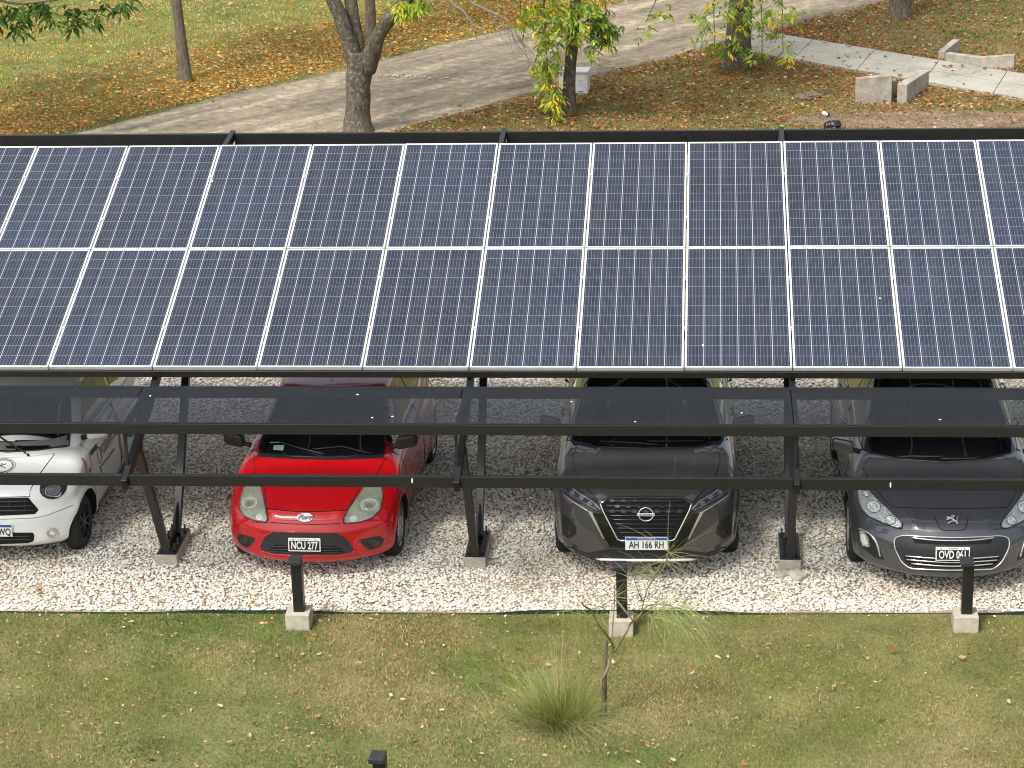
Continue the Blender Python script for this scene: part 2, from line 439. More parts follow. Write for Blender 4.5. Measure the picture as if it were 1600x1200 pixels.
FD = Vector((0, math.cos(R(20)), -math.sin(R(20)))); FU = Vector((0, math.sin(R(20)), math.cos(R(20))))
VIEWS = {'F': (Vector((1, 0, 0)), FU, FD), 'R': (Vector((0, 1, 0)), Vector((0, 0, 1)), Vector((-1, 0, 0))),
         'L': (Vector((0, 1, 0)), Vector((0, 0, 1)), Vector((1, 0, 0))), 'T': (Vector((1, 0, 0)), Vector((0, 1, 0)), Vector((0, 0, -1))),
         'B': (Vector((1, 0, 0)), Vector((0, 0, 1)), Vector((0, -1, 0)))}

class Skin:
    def __init__(s, V, F): s.bvh = BVHTree.FromPolygons([Vector(v) for v in V], F)
    def hit(s, view, a, b):
        ea, eb, d = VIEWS[view]
        if view == 'R': o = Vector((5, a, b))
        elif view == 'L': o = Vector((-5, a, b))
        else: o = ea*a+eb*b-d*6 if view != 'B' else Vector((a, 9, b))
        p, n, i, t = s.bvh.ray_cast(o, d)
        if p is None:
            p, n, i, t = s.bvh.find_nearest(o+d*6 if view in 'FT' else o+d*4)
        if n.dot(d) > 0: n = -n
        return p, n

def densify(pts, h, closed=True):
    out = []; n = len(pts)
    for i in range(n if closed else n-1):
        a = pts[i]; b = pts[(i+1) % n]; L = math.hypot(b[0]-a[0], b[1]-a[1]); k = max(1, int(L/h))
        for j in range(k): out.append((a[0]+(b[0]-a[0])*j/k, a[1]+(b[1]-a[1])*j/k))
    if not closed: out.append(tuple(pts[-1]))
    return out

def roundpoly(pts, r, n=4):
    """corner rounding of a closed 2-D outline"""
    out = []; k = len(pts)
    for i in range(k):
        p = Vector(pts[i]); a = Vector(pts[i-1])-p; b = Vector(pts[(i+1) % k])-p
        ra = min(r, a.length*.45); rb = min(r, b.length*.45)
        A = p+a.normalized()*ra; B = p+b.normalized()*rb
        for j in range(n+1):
            t = j/n; q = A*(1-t)**2+p*2*t*(1-t)+B*t*t; out.append((q.x, q.y))
    return out

def patch(skin, pts, view, off, name, m, parent, h=.03, rnd_=.0, mirror=False, skirt=.012, dome=0):
    """a panel, lens or pane lying on the car's skin: outline in the view's 2-D coordinates, thickness 'off' outward"""
    if mirror: pts = [(-a, b) for a, b in pts][::-1]
    if rnd_: pts = roundpoly(pts, rnd_)
    bd = densify(pts, h*.6); n = len(bd)
    xs = [p[0] for p in bd]; ys = [p[1] for p in bd]
    inner = []; y = min(ys)+h/2
    from mathutils.geometry import intersect_point_tri_2d
    def inside(x, y):
        c = False; j = n-1
        for i in range(n):
            if (bd[i][1] > y) != (bd[j][1] > y) and x < (bd[j][0]-bd[i][0])*(y-bd[i][1])/(bd[j][1]-bd[i][1])+bd[i][0]: c = not c
            j = i
        return c
    while y < max(ys):
        x = min(xs)+h/2
        while x < max(xs):
            if inside(x, y) and min(math.hypot(x-p[0], y-p[1]) for p in bd) > h*.45: inner.append((x, y))
            x += h
        y += h
    co = [Vector(p) for p in bd+inner]
    r = delaunay_2d_cdt(co, [(i, (i+1) % n) for i in range(n)], [tuple(range(n))], 1, 1e-6)
    v2, fs, ov = r[0], r[2], r[3]
    V = []; bset = []
    for i, p in enumerate(v2):
        q, nn = skin.hit(view, p[0], p[1])
        o_ = off
        if dome:
            dd = min(math.hypot(p[0]-b_[0], p[1]-b_[1]) for b_ in bd); o_ = off+dome*(1-math.exp(-dd/.03))
        V.append(q+nn*o_)
        for o2 in ov[i]:
            if o2 < n: bset.append((o2, i)); break
    F = [tuple(f) for f in fs]
    # skirt
    bset.sort(); ids = [i for _, i in bset]; k = len(ids); base = len(V)
    for i in ids:
        q, nn = skin.hit(view, v2[i][0], v2[i][1]); V.append(q+nn*(off if not dome else off))
    for i in ids:
        q, nn = skin.hit(view, v2[i][0], v2[i][1]); V.append(q-nn*skirt)
    for a in range(k):
        b_ = (a+1) % k; F.append((base+a, base+k+a, base+k+b_, base+b_))
    me = bpy.data.meshes.new(name); me.from_pydata(V, [], F); me.update()
    bm = bmesh.new(); bm.from_mesh(me)
    nf = len(fs)
    bm.faces.ensure_lookup_table()
    # orient outward
    ea, eb, d = VIEWS[view]
    for f in bm.faces[:nf]:
        if f.normal.dot(d) > 0: f.normal_flip()
    bm.to_mesh(me); bm.free()
    return link(name, me, m, parent, True)

def line(skin, pts, view, rad, name, m, parent, lift=0., mirror=False, closed=False, h=.025, n=6, smooth=False, flat=None):
    """a trim strip or seam lying on the skin"""
    if mirror: pts = [(-a, b) for a, b in pts]
    if smooth:
        q = []
        k = len(pts)
        for i in range(k-1):
            p0, p1, p2, p3 = [Vector(pts[max(0, min(k-1, i+j))]) for j in (-1, 0, 1, 2)]
            for s_ in range(6):
                t = s_/6; q.append(tuple(.5*((2*p1)+(-p0+p2)*t+(2*p0-5*p1+4*p2-p3)*t*t+(-p0+3*p1-3*p2+p3)*t**3)))
        q.append(tuple(pts[-1])); pts = q
    dp = densify(pts, h, closed)
    if closed: dp.append(dp[0])
    P3 = []
    for a, b in dp:
        q, nn = skin.hit(view, a, b); P3.append(q+nn*lift)
    mb = MB(); mb.tube(P3, rad, n)
    return mb.build(name, m, parent, True)

def text_mesh(name, s, size, m, parent, loc, rot, depth=.0015, shear=0., sx=1., bold=0.):
    c = bpy.data.curves.new(name, 'FONT'); c.body = s; c.size = size; c.align_x = 'CENTER'; c.align_y = 'CENTER'; c.extrude = depth; c.shear = shear; c.offset = bold
    c.resolution_u = 3
    t = bpy.data.objects.new('tmp', c); COL.objects.link(t)
    dg = bpy.context.evaluated_depsgraph_get(); me = bpy.data.meshes.new_from_object(t.evaluated_get(dg))
    bpy.data.objects.remove(t); bpy.data.curves.remove(c)
    for v in me.vertices: v.co.x *= sx
    me.materials.clear()
    o = link(name, me, m, parent); o.matrix_local = Matrix.Translation(loc) @ rot.to_4x4(); return o

def frame_rot(n, upv=(0, 0, 1)):
    """rotation whose +Z is n (towards the viewer), +Y up"""
    n = Vector(n).normalized(); x = Vector(upv).cross(n).normalized(); y = n.cross(x)
    return Matrix((x, y, n)).transposed()

def slab(name, w_, h_, d_, m, parent, loc, rot, bevel=.004):
    mb = MB(); mb.box((0, 0, 0), (w_, h_, d_)); o = mb.build(name, m, parent, bevel=bevel); o.matrix_local = Matrix.Translation(loc) @ rot.to_4x4(); return o

def wheel(parent, x, y, r, wd, rimr, kind, side, rimmat):
    """tyre with tread and a spoked rim; side +1 faces +X"""
    prof = [(-wd/2+.01, rimr), (-wd/2, rimr+.02), (-wd/2-.004, (rimr+r)/2), (-wd/2+.012, r-.022), (-wd/2+.03, r-.005), (-wd/4, r), (0, r+.001), (wd/4, r), (wd/2-.03, r-.005), (wd/2-.012, r-.022), (wd/2+.004, (rimr+r)/2), (wd/2, rimr+.02), (wd/2-.01, rimr)]
    n = 56; V = []; F = []
    for j in range(n):
        a = 2*math.pi*j/n
        for i, (px, pr) in enumerate(prof):
            rr = pr-(.006 if (j % 2 and 3 < i < 9) else 0)
            V.append((px, rr*math.cos(a), rr*math.sin(a)))
    k = len(prof)
    for j in range(n):
        for i in range(k-1):
            a = j*k+i; b = ((j+1) % n)*k+i; F.append((a, a+1, b+1, b))
    for i in (3, 6, 9): pass
    wroot = empty('wheel'); wroot.parent = parent; wroot.location = (x, y, r)
    me = bpy.data.meshes.new('tyre'); me.from_pydata(V, [], F); me.update(); link('tyre', me, RUBBER, wroot, True)
    mb = MB(); s = side
    X = s*(wd/2-.012)
    # barrel and lip
    mb.tube([(X-s*.0, rimr*math.cos(2*math.pi*i/40), rimr*math.sin(2*math.pi*i/40)) for i in range(41)], .008, 6, cap=False)
    if kind == 'hub':       # wheel cover: dished disc with slots
        mb.tube([(X-s*.028, 0, 0), (X-s*.004, 0, 0), (X+s*.008, 0, 0)], [rimr, rimr*.97, rimr*.62], 40)
        mb.tube([(X+s*.008, 0, 0), (X+s*.016, 0, 0)], [.035, .03], 20)
    else:
        ns = 5 if kind == 'five' else 10
        for i in range(ns):
            a = 2*math.pi*i/ns
            for da in ((-.09, .09) if kind == 'five' else (0,)):
                p0 = (X-s*.006, .045*math.cos(a+da*3), .045*math.sin(a+da*3)); p1 = (X-s*.004, (rimr-.004)*math.cos(a+da), (rimr-.004)*math.sin(a+da))
                mb.bar(p0, p1, .024 if kind == 'five' else .020, .02, upv=(1, 0, 0))
        mb.tube([(X-s*.03, 0, 0), (X+s*.006, 0, 0)], [.062, .05], 20)
    rim = mb.build('rim', rimmat, wroot, False)
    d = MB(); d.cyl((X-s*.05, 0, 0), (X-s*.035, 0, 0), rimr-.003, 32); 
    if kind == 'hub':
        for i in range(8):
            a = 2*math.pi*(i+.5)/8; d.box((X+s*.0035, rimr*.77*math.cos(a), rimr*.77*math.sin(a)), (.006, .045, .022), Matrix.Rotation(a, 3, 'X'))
    d.build('brake_shadow_disc' if False else 'hub_shade_back', GAP if kind != 'hub' else BLACK_PLASTIC, wroot)  # black disc paints the shade behind the spokes; covers get dark slots too
    return wroot

def make_car(S, paint):
    root = empty(S['name'], S['loc'], S['rot'], S['label'], 'car', 'cars parked nose out under the carport')
    V, F = body_mesh(S); CV, CF = cabin_mesh(S)
    me = bpy.data.meshes.new('body'); me.from_pydata(V, [], F); me.update()
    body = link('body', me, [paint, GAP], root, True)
    # wheel wells cut with cylinders
    cut = MB()
    for yc in (S['fo'], S['fo']+S['wb']):
        for s in (-1, 1):
            cut.cyl((s*(S['W']/2-.30), yc, S['wr']), (s*(S['W']/2+.2), yc, S['wr']), S['wr']+.045, 48)
    co = bpy.data.objects.new('cut', cut.mesh('cut')); COL.objects.link(co)
    md = body.modifiers.new('cut', 'BOOLEAN'); md.operation = 'DIFFERENCE'; md.solver = 'EXACT'; md.object = co
    co.parent = root
    bpy.context.view_layer.update()
    dg = bpy.context.evaluated_depsgraph_get(); nm = bpy.data.meshes.new_from_object(body.evaluated_get(dg))
    body.modifiers.clear(); old = body.data; body.data = nm; nm.name = 'body'; bpy.data.meshes.remove(old); bpy.data.objects.remove(co)
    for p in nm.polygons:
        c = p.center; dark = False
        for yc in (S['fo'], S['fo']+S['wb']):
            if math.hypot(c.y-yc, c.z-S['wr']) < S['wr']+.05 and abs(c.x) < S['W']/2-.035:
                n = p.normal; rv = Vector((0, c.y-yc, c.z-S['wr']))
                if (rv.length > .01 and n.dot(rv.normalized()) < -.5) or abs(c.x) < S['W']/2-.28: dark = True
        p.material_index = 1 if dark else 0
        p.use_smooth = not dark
    nm.set_sharp_from_angle(angle=R(40))
    cm = bpy.data.meshes.new('cabin'); cm.from_pydata(CV, [], CF); cm.update()
    link('cabin', cm, paint, root, True)
    n = len(V); skin = Skin(V+CV, F+[tuple(i+n for i in f) for f in CF]); 
    for yc in (S['fo'], S['fo']+S['wb']):
        for s in (-1, 1):
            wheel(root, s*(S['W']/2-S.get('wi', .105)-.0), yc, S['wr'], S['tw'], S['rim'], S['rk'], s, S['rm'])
    return root, skin

def both(fn, *a, **k):
    fn(*a, **k); fn(*a, mirror=True, **k)

def car_paint(name, col, flake=0., rough=.28, coat=1.):
    m, t, b = nodes(name); N = t.nodes.new; L = t.links.new
    b.inputs['Base Color'].default_value = (*col, 1); b.inputs['Metallic'].default_value = flake
    b.inputs['Specular IOR Level'].default_value = .25; b.inputs['Coat Weight'].default_value = coat; b.inputs['Coat Roughness'].default_value = .04
    tc = N('ShaderNodeTexCoord'); n = N('ShaderNodeTexNoise'); n.inputs['Scale'].default_value = 5; n.inputs['Detail'].default_value = 7; L(tc.outputs['Object'], n.inputs['Vector'])
    mr = N('ShaderNodeMapRange'); mr.inputs['To Min'].default_value = rough-.08; mr.inputs['To Max'].default_value = rough+.12; L(n.outputs['Fac'], mr.inputs[0]); L(mr.outputs[0], b.inputs['Roughness'])
    n2 = N('ShaderNodeTexNoise'); n2.inputs['Scale'].default_value = 9; L(tc.outputs['Object'], n2.inputs['Vector'])
    bp = N('ShaderNodeBump'); bp.inputs['Strength'].default_value = .012; bp.inputs['Distance'].default_value = .02; L(n2.outputs['Fac'], bp.inputs['Height']); L(bp.outputs[0], b.inputs['Coat Normal'])
    return m

RED = car_paint('red_paint', (.50, .002, .006), 0., .42)
GREY = car_paint('graphite_paint', (.082, .082, .081), .45, .30)
BLUEGREY = car_paint('dark_blue_grey_paint', (.086, .090, .099), .5, .30)
WHITE = car_paint('white_paint', (.76, .77, .75), 0., .35)

KA = dict(name='hatchback', loc=(-1.592, -.40, 0), rot=R(-1.3), label='small red two-door hatchback with hazy headlights, parked under the carport', L=3.80, W=1.66,
    fo=.74, wb=2.45, wr=.288, tw=.175, rim=.185, rk='hub', rm=SILVER, fl=1.25, cowl=.85, crown=.055,
    top=[(0, .70), (.12, .735), (.35, .82), (.65, .905), (.92, .965), (1.3, .985), (2.2, 1.0), (3.2, 1.02), (3.8, .96)],
    bot=[(0, .19), (.3, .17), (1, .17), (3, .19), (3.8, .28)], plan=[(0, .93), (.35, .985), (.8, 1), (2.6, 1), (3.3, .98), (3.8, .9)],
    sect=[(.15, .93), (.3, .985), (.5, 1), (.72, .99), (.88, .945), (1.0, .90)], nose=[(.17, .05), (.30, .0), (.50, .0), (.62, .05), (.74, .13), (.9, .2)],
    sweep=.30, sp=2.5, tail=[(.2, .05), (.5, 0), (.8, .06), (1.0, .15)], flare=.02, crease=.006, cz=.66, hoodcrease=(.30, .014, .22),
    cab=dict(front=[(0, .80), (.25, .98), (.6, 1.28), (1, 1.66)], bow=.22, rear=[(0, 3.66), (.4, 3.6), (1, 3.2)], roof=[(.8, 1.36), (1.5, 1.385), (2.0, 1.415), (2.8, 1.40), (3.6, 1.30)], crown=.045, base=.90,
        w=[(0, .735), (.3, .70), (.7, .62), (1, .56)], plan=[(0, .97), (.3, 1), (.7, 1), (1, .93)]))
KICKS = dict(name='crossover', loc=(1.668, -.40, 0), rot=R(1.0), label='graphite grey crossover with deep black grille and round badge, parked under the carport', L=4.30, W=1.775,
    fo=.88, wb=2.62, wr=.328, tw=.205, rim=.218, rk='five', rm=DARK_RIM, fl=1.35, cowl=1.0, crown=.05,
    top=[(0, .83), (.10, .88), (.3, .945), (.65, 1.00), (1.0, 1.04), (1.5, 1.06), (3.6, 1.10), (4.3, 1.0)],
    bot=[(0, .21), (.3, .2), (1, .2), (3.4, .21), (4.3, .32)], plan=[(0, .92), (.4, .985), (.9, 1), (3.2, 1), (3.9, .98), (4.3, .92)],
    sect=[(.18, .95), (.35, .985), (.6, 1), (.82, .99), (.95, .96), (1.1, .90)], nose=[(.2, .06), (.34, .0), (.5, .0), (.70, .03), (.85, .07), (.95, .12)],
    sweep=.34, sp=2.7, tail=[(.2, .05), (.5, 0), (.8, .06), (1.0, .15)], flare=.02, crease=.01, cz=.8, hoodcrease=(.42, .016, .14),
    cab=dict(front=[(0, .92), (.25, 1.08), (.6, 1.42), (1, 1.95)], bow=.24, rear=[(0, 4.15), (.4, 4.05), (1, 3.6)], roof=[(1, 1.53), (1.8, 1.565), (2.4, 1.585), (3.4, 1.56), (4.1, 1.45)], crown=.05, base=1.0,
        w=[(0, .80), (.3, .76), (.7, .67), (1, .60)], plan=[(0, .97), (.3, 1), (.7, 1), (1, .93)]))
PEU = dict(name='hatchback', loc=(4.51, -.62, 0), rot=R(.6), label='dark blue-grey hatchback with large clear headlights and lion badge, parked under the carport', L=4.28, W=1.81,
    fo=.93, wb=2.61, wr=.316, tw=.205, rim=.205, rk='five', rm=SILVER, fl=1.45, cowl=1.05, crown=.055,
    top=[(0, .70), (.12, .745), (.4, .84), (.75, .925), (1.1, .985), (1.6, 1.01), (3.4, 1.04), (4.28, .95)],
    bot=[(0, .19), (.3, .17), (1, .17), (3.4, .19), (4.28, .3)], plan=[(0, .93), (.4, .985), (.9, 1), (3.2, 1), (3.9, .98), (4.28, .92)],
    sect=[(.15, .94), (.3, .985), (.55, 1), (.75, .985), (.9, .94), (1.05, .88)], nose=[(.17, .06), (.28, .0), (.48, .0), (.62, .06), (.75, .14), (.9, .24)],
    sweep=.42, sp=2.5, tail=[(.2, .05), (.5, 0), (.8, .06), (1.0, .15)], flare=.018, crease=.008, cz=.7, hoodcrease=(.30, .014, .25),
    cab=dict(front=[(0, 1.0), (.25, 1.2), (.6, 1.55), (1, 2.05)], bow=.28, rear=[(0, 4.12), (.4, 4.0), (1, 3.6)], roof=[(1, 1.43), (1.9, 1.46), (2.4, 1.485), (3.4, 1.46), (4.1, 1.35)], crown=.05, base=.93,
        w=[(0, .80), (.3, .75), (.7, .66), (1, .60)], plan=[(0, .95), (.3, 1), (.7, 1), (1, .93)]))
MINI = dict(name='city_car', loc=(-4.705, -.10, 0), rot=R(0), label='little white city car with green ring logo on its bonnet and stickers along its side', L=3.45, W=1.55,
    fo=.52, wb=2.25, wr=.285, tw=.165, rim=.185, rk='ten', rm=DARK_RIM, fl=.9, cowl=.66, crown=.05,
    top=[(0, .76), (.10, .80), (.3, .89), (.5, .955), (.72, .995), (1.0, 1.02), (2.8, 1.04), (3.45, .98)],
    bot=[(0, .20), (.3, .18), (1, .18), (2.8, .2), (3.45, .3)], plan=[(0, .94), (.3, .985), (.6, 1), (2.6, 1), (3.45, .94)],
    sect=[(.15, .95), (.35, .99), (.55, 1), (.75, .99), (.9, .965), (1.05, .93)], nose=[(.18, .05), (.28, .0), (.48, .0), (.60, .03), (.75, .06), (.9, .1)],
    sweep=.24, sp=2.8, tail=[(.2, .05), (.5, 0), (.8, .04), (1.0, .1)], flare=.03, crease=.004, cz=.7, hoodcrease=None,
    cab=dict(front=[(0, .66), (.3, .80), (.7, 1.0), (1, 1.24)], bow=.14, rear=[(0, 3.36), (.4, 3.32), (1, 3.1)], roof=[(.6, 1.56), (1.2, 1.59), (1.8, 1.61), (2.6, 1.60), (3.3, 1.55)], crown=.04, base=.95,
        w=[(0, .715), (.3, .70), (.7, .65), (1, .61)], plan=[(0, .97), (.3, 1), (.7, 1), (1, .95)]))
ka, ka_skin = make_car(KA, RED)
kicks, kicks_skin = make_car(KICKS, GREY)
peu, peu_skin = make_car(PEU, BLUEGREY)
mini, mini_skin = make_car(MINI, WHITE)
# ------------------------------------------------------------------ what sits on the cars' skins
def lens_mat(name, tint, mixf, rough=.12):
    m, t, b = nodes(name); N = t.nodes.new; L = t.links.new
    b.inputs['Base Color'].default_value = (*tint, 1); b.inputs['Roughness'].default_value = rough; b.inputs['Coat Weight'].default_value = .6
    tr = N('ShaderNodeBsdfTransparent'); tr.inputs[0].default_value = (.93, .94, .93, 1); mx = N('ShaderNodeMixShader')
    tc = N('ShaderNodeTexCoord'); n = N('ShaderNodeTexNoise'); n.inputs['Scale'].default_value = 14; n.inputs['Detail'].default_value = 5; L(tc.outputs['Object'], n.inputs[0])
    mr = N('ShaderNodeMapRange'); mr.inputs['To Min'].default_value = max(0, mixf-.15); mr.inputs['To Max'].default_value = min(1, mixf+.15); L(n.outputs['Fac'], mr.inputs[0])
    L(mr.outputs[0], mx.inputs[0]); L(tr.outputs[0], mx.inputs[1]); L(b.outputs[0], mx.inputs[2]); L(mx.outputs[0], t.nodes['Material Output'].inputs[0])
    return m
LENS_HAZY = lens_mat('hazy_lens', (.42, .43, .28), .24, .10)
LENS_CLEAR = lens_mat('clear_lens', (.6, .62, .64), .18, .06)
LENS_SMOKE = lens_mat('smoked_lens', (.05, .055, .06), .45, .06)
REFL = mat('lamp_reflector', (.42, .43, .43), .25, .6, bump=.4, bscale=40, col2=(.78, .79, .78), vscale=14)
REFL_SOFT = mat('smooth_reflector', (.30, .31, .25), .3, .4, col2=(.66, .67, .58), vscale=7)
BRIGHT = mat('lamp_bowl', (.92, .93, .91), .2, .35)
DARKBEZ = mat('lamp_bezel_dark', (.03, .032, .035), .3, .3)
AMBER = mat('amber_lens', (.30, .075, .015), .25, coat=.5)
PL_BLACK = mat('plate_black', (.012, .013, .012), .5)
PL_WHITE = mat('plate_white', (.74, .76, .72), .45, var=.05)
PL_BLUE = mat('plate_blue', (.03, .10, .30), .45)
GREENP = mat('green_print', (.07, .16, .12), .5)
TANP = mat('tan_print', (.33, .22, .13), .5)
GREYP = mat('grey_print', (.10, .11, .10), .5)
ORANGEP = mat('orange_print', (.40, .17, .05), .5)
STICK = mat('pale_sticker', (.32, .45, .44), .6)

def ell(cx, cy, rx, ry, n=28, a0=0.): return [(cx+rx*math.cos(2*math.pi*i/n+a0), cy+ry*math.sin(2*math.pi*i/n+a0)) for i in range(n)]

def mirror_(root, x, y, z, paint, s):
    V, F = box_surface(14, 10, 12, .5, .6, .6)
    mb = MB(); mb.add([(x+s*.0+p[0]*.105, y+p[1]*.055+s*p[0]*.02, z+p[2]*.068+.015*p[0]*s) for p in V], F)
    o = mb.build('mirror', paint, root, True)
    g = MB(); g.box((x, y+.053, z), (.16, .012, .10)); g.build('mirror_glass', GLASS_DARK, o, bevel=.004)
    a = MB(); a.tube([(x-s*.06, y, z-.04), (x-s*.17, y+.01, z-.075)], [.022, .028], 8); a.build('mirror_arm', BLACK_PLASTIC, o, True)

def sides(root, skin, S, wins, doors, handle, paint):
    for view in 'RL':
        for k, w_ in enumerate(wins):
            patch(skin, w_, view, .002, 'window_frame', GLOSS_BLACK, root, h=.06, rnd_=.04)
            c = (sum(p[0] for p in w_)/len(w_), sum(p[1] for p in w_)/len(w_))
            o = patch(skin, [(c[0]+(p[0]-c[0])*.94, c[1]+(p[1]-c[1])*.90) for p in w_], view, .005, 'side_window', GLASS_DARK, root, h=.06, rnd_=.035)
        for d_ in doors:
            line(skin, d_, view, .0045, 'door_seam', GAP, root, closed=True, lift=-.001, h=.05)
        for h_ in handle:
            p, n = skin.hit(view, *h_); mb = MB(); mb.tube([p+n*.01+Vector((0, -.09, 0)), p+n*.028+Vector((0, -.06, 0)), p+n*.028+Vector((0, .06, 0)), p+n*.01+Vector((0, .09, 0))], .013, 8)
            mb.build('door_handle', paint, root, True)
        y0 = S['fo']+S['wr']+.10; y1 = S['fo']+S['wb']-S['wr']-.10
        line(skin, [(y0, .23), (y1, .23)], view, .018, 'sill_trim', BLACK_PLASTIC, root, h=.1)
    # rear
    L = S['L']; zz = S['top'][-1][1]
    for s in (-1, 1):
        patch(skin, [(s*S['W']*.33, zz-.30), (s*S['W']*.46, zz-.32), (s*S['W']*.46, zz-.08), (s*S['W']*.35, zz-.08)], 'B', .006, 'tail_light', TAIL, root, h=.05)
    patch(skin, [(-.26, .42), (.26, .42), (.26, .55), (-.26, .55)], 'B', .004, 'rear_plate', PL_WHITE, root, h=.08)
    C = S['cab']; zt = interp(C['roof'], C['rear'][-1][1])
    patch(skin, [(-.5, zz+.10), (.5, zz+.10), (.44, zt-.12), (-.44, zt-.12)], 'B', .004, 'rear_window', GLASS_DARK, root, h=.06, rnd_=.05)
TAIL = mat('tail_lamp_red', (.22, .006, .008), .2, coat=.8)

def plate_old(root, skin, a, b, txt, w_=.315, h_=.135):
    p, n = skin.hit('F', a, b); n = Vector((0, -1, .12)).normalized(); rot = frame_rot(n); p = p+n*.014
    o = slab('license_plate', w_, h_, .012, PL_WHITE, root, p, rot, .006)
    slab('plate_field', w_-.022, h_*.70, .004, PL_BLACK, o, Vector((0, -h_*.055, .0055)), Matrix.Identity(3), .0015)
    text_mesh('plate_number', txt, h_*.78, PL_WHITE, o, Vector((0, -h_*.065, .0085)), Matrix.Identity(3), .0012, sx=.62, bold=.0022)
    for sx in (-.34, .34): 
        mb = MB(); mb.cyl((sx*w_, h_*.39, .004), (sx*w_, h_*.39, .0095), .006, 10); mb.build('plate_screw', STEEL, o)
    text_mesh('plate_legend', 'ARGENTINA', h_*.13, GREYP, o, Vector((0, h_*.395, .0065)), Matrix.Identity(3), .0008)

def plate_new(root, skin, a, b, txt, w_=.40, h_=.130, tx=0.):
    p, n = skin.hit('F', a, b); n = Vector((0, -1, .10)).normalized(); rot = frame_rot(n); p = p+n*.016
    o = slab('license_plate', w_, h_, .012, PL_WHITE, root, p, rot, .006)
    slab('plate_band', w_-.012, h_*.21, .004, PL_BLUE, o, Vector((0, h_*.36, .0055)), Matrix.Identity(3), .001)
    text_mesh('plate_legend', 'REPUBLICA ARGENTINA', h_*.12, PL_WHITE, o, Vector((0, h_*.365, .0085)), Matrix.Identity(3), .0008)
    text_mesh('plate_number', txt, h_*.74, PL_BLACK, o, Vector((tx, -h_*.12, .0078)), Matrix.Identity(3), .0012, sx=.72, bold=.0016)

def wiper(root, skin, pts, view='F'):
    line(skin, pts, view, .009, 'wiper', BLACK_PLASTIC, root, lift=.022, h=.06)

# ---------------- red hatchback
r, s = ka, ka_skin
HL = [(.515, .949), (.675, .945), (.70, .83), (.692, .715), (.62, .640), (.52, .603), (.375, .588), (.362, .620), (.385, .695), (.43, .785), (.478, .87)]
for mi in (False, True):
    sg = -1 if mi else 1
    hl = patch(s, HL, 'F', .004, 'headlight', DARKBEZ, r, h=.03, rnd_=.02, mirror=mi)
    def sc(k, c=(.56, .74)): return [(c[0]+(p[0]-c[0])*k, c[1]+(p[1]-c[1])*k) for p in HL]
    patch(s, sc(.93), 'F', .006, 'reflector', REFL_SOFT, hl, h=.03, rnd_=.02, mirror=mi)
    patch(s, ell(.585, .765, .085, .055), 'F', .009, 'lamp_bowl', BRIGHT, hl, h=.03, mirror=mi, dome=-.006)
    patch(s, ell(.455, .635, .035, .03), 'F', .009, 'lamp_bowl', BRIGHT, hl, h=.02, mirror=mi)
    patch(s, ell(.585, .745, .030, .026), 'F', .0145, 'bulb_cover', CHROME, hl, h=.02, mirror=mi)
    line(s, [(.46, .90), (.41, .76), (.385, .66)], 'F', .006, 'reflector_rib', GREY_PLASTIC, hl, lift=.006, mirror=mi)
    patch(s, sc(.985), 'F', .012, 'lens', LENS_HAZY, hl, h=.03, rnd_=.02, mirror=mi, dome=.006)
    line(s, HL, 'F', .005, 'headlight_seam', GAP, r, mirror=mi, closed=True)
    fb = [(.505, .432), (.69, .468), (.722, .43), (.69, .362), (.60, .330), (.545, .365)]
    f = patch(s, fb, 'F', .005, 'fog_lamp_recess', GREY_PLASTIC, r, h=.03, rnd_=.015, mirror=mi)
    patch(s, ell(.635, .40, .055, .042), 'F', .008, 'fog_lamp', GLOSS_BLACK, f, h=.02, mirror=mi)
    line(s, ell(.635, .40, .055, .042), 'F', .005, 'fog_ring', GREY_PLASTIC, f, lift=.008, mirror=mi, closed=True)
HD = [(-.39, .72), (-.14, .702), (0, .699), (.14, .702), (.39, .72), (.44, .80), (.505, .89), (.60, 1.04), (.655, 1.195), (.2, 1.176), (0, 1.174), (-.2, 1.176), (-.655, 1.195), (-.60, 1.04), (-.505, .89), (-.44, .80)]
patch(s, HD, 'F', .005, 'hood', RED, r, h=.05, rnd_=.02)
line(s, HD, 'F', .006, 'hood_seam', GAP, r, closed=True)
line(s, [(-.34, .592), (-.16, .584), (0, .582), (.16, .584), (.34, .592)], 'F', .004, 'bumper_seam', GAP, r, smooth=True)
GR = [(-.31, .506), (.31, .506), (.40, .455), (.463, .342), (.44, .308), (.30, .283), (0, .275), (-.30, .283), (-.44, .308), (-.463, .342), (-.40, .455)]
g = patch(s, GR, 'F', .006, 'lower_grille', GREY_PLASTIC, r, h=.04, rnd_=.02)
line(s, GR, 'F', .006, 'grille_edge', RED, r, lift=.004, closed=True)
for b_, wq in ((.375, .30), (.347, .34), (.322, .36)):
    line(s, [(-wq, b_), (wq, b_)], 'F', .0075, 'grille_slot', GAP, g, lift=.003)
    line(s, [(-wq, b_-.012), (wq, b_-.012)], 'F', .006, 'grille_slat', GREY_PLASTIC, g, lift=.009)
plate_old(r, s, -.002, .388, 'NCU 277')
bd = patch(s, ell(0, .643, .078, .038), 'F', .010, 'badge', PL_WHITE, r, h=.015)
line(s, ell(0, .643, .076, .036), 'F', .0042, 'badge_ring', CHROME, bd, lift=.011, closed=True)
p_, n_ = s.hit('F', 0, .643); text_mesh('badge_script', 'Ford', .066, GREYP, bd, p_+n_*.013, frame_rot(n_), .002, shear=.45, sx=1.05, bold=.002)
CW_ = [(-.63, 1.188), (-.3, 1.175), (0, 1.172), (.3, 1.175), (.63, 1.188), (.64, 1.25), (.3, 1.235), (0, 1.232), (-.3, 1.235), (-.64, 1.25)]
patch(s, CW_, 'F', .004, 'cowl', BLACK_PLASTIC, r, h=.05)
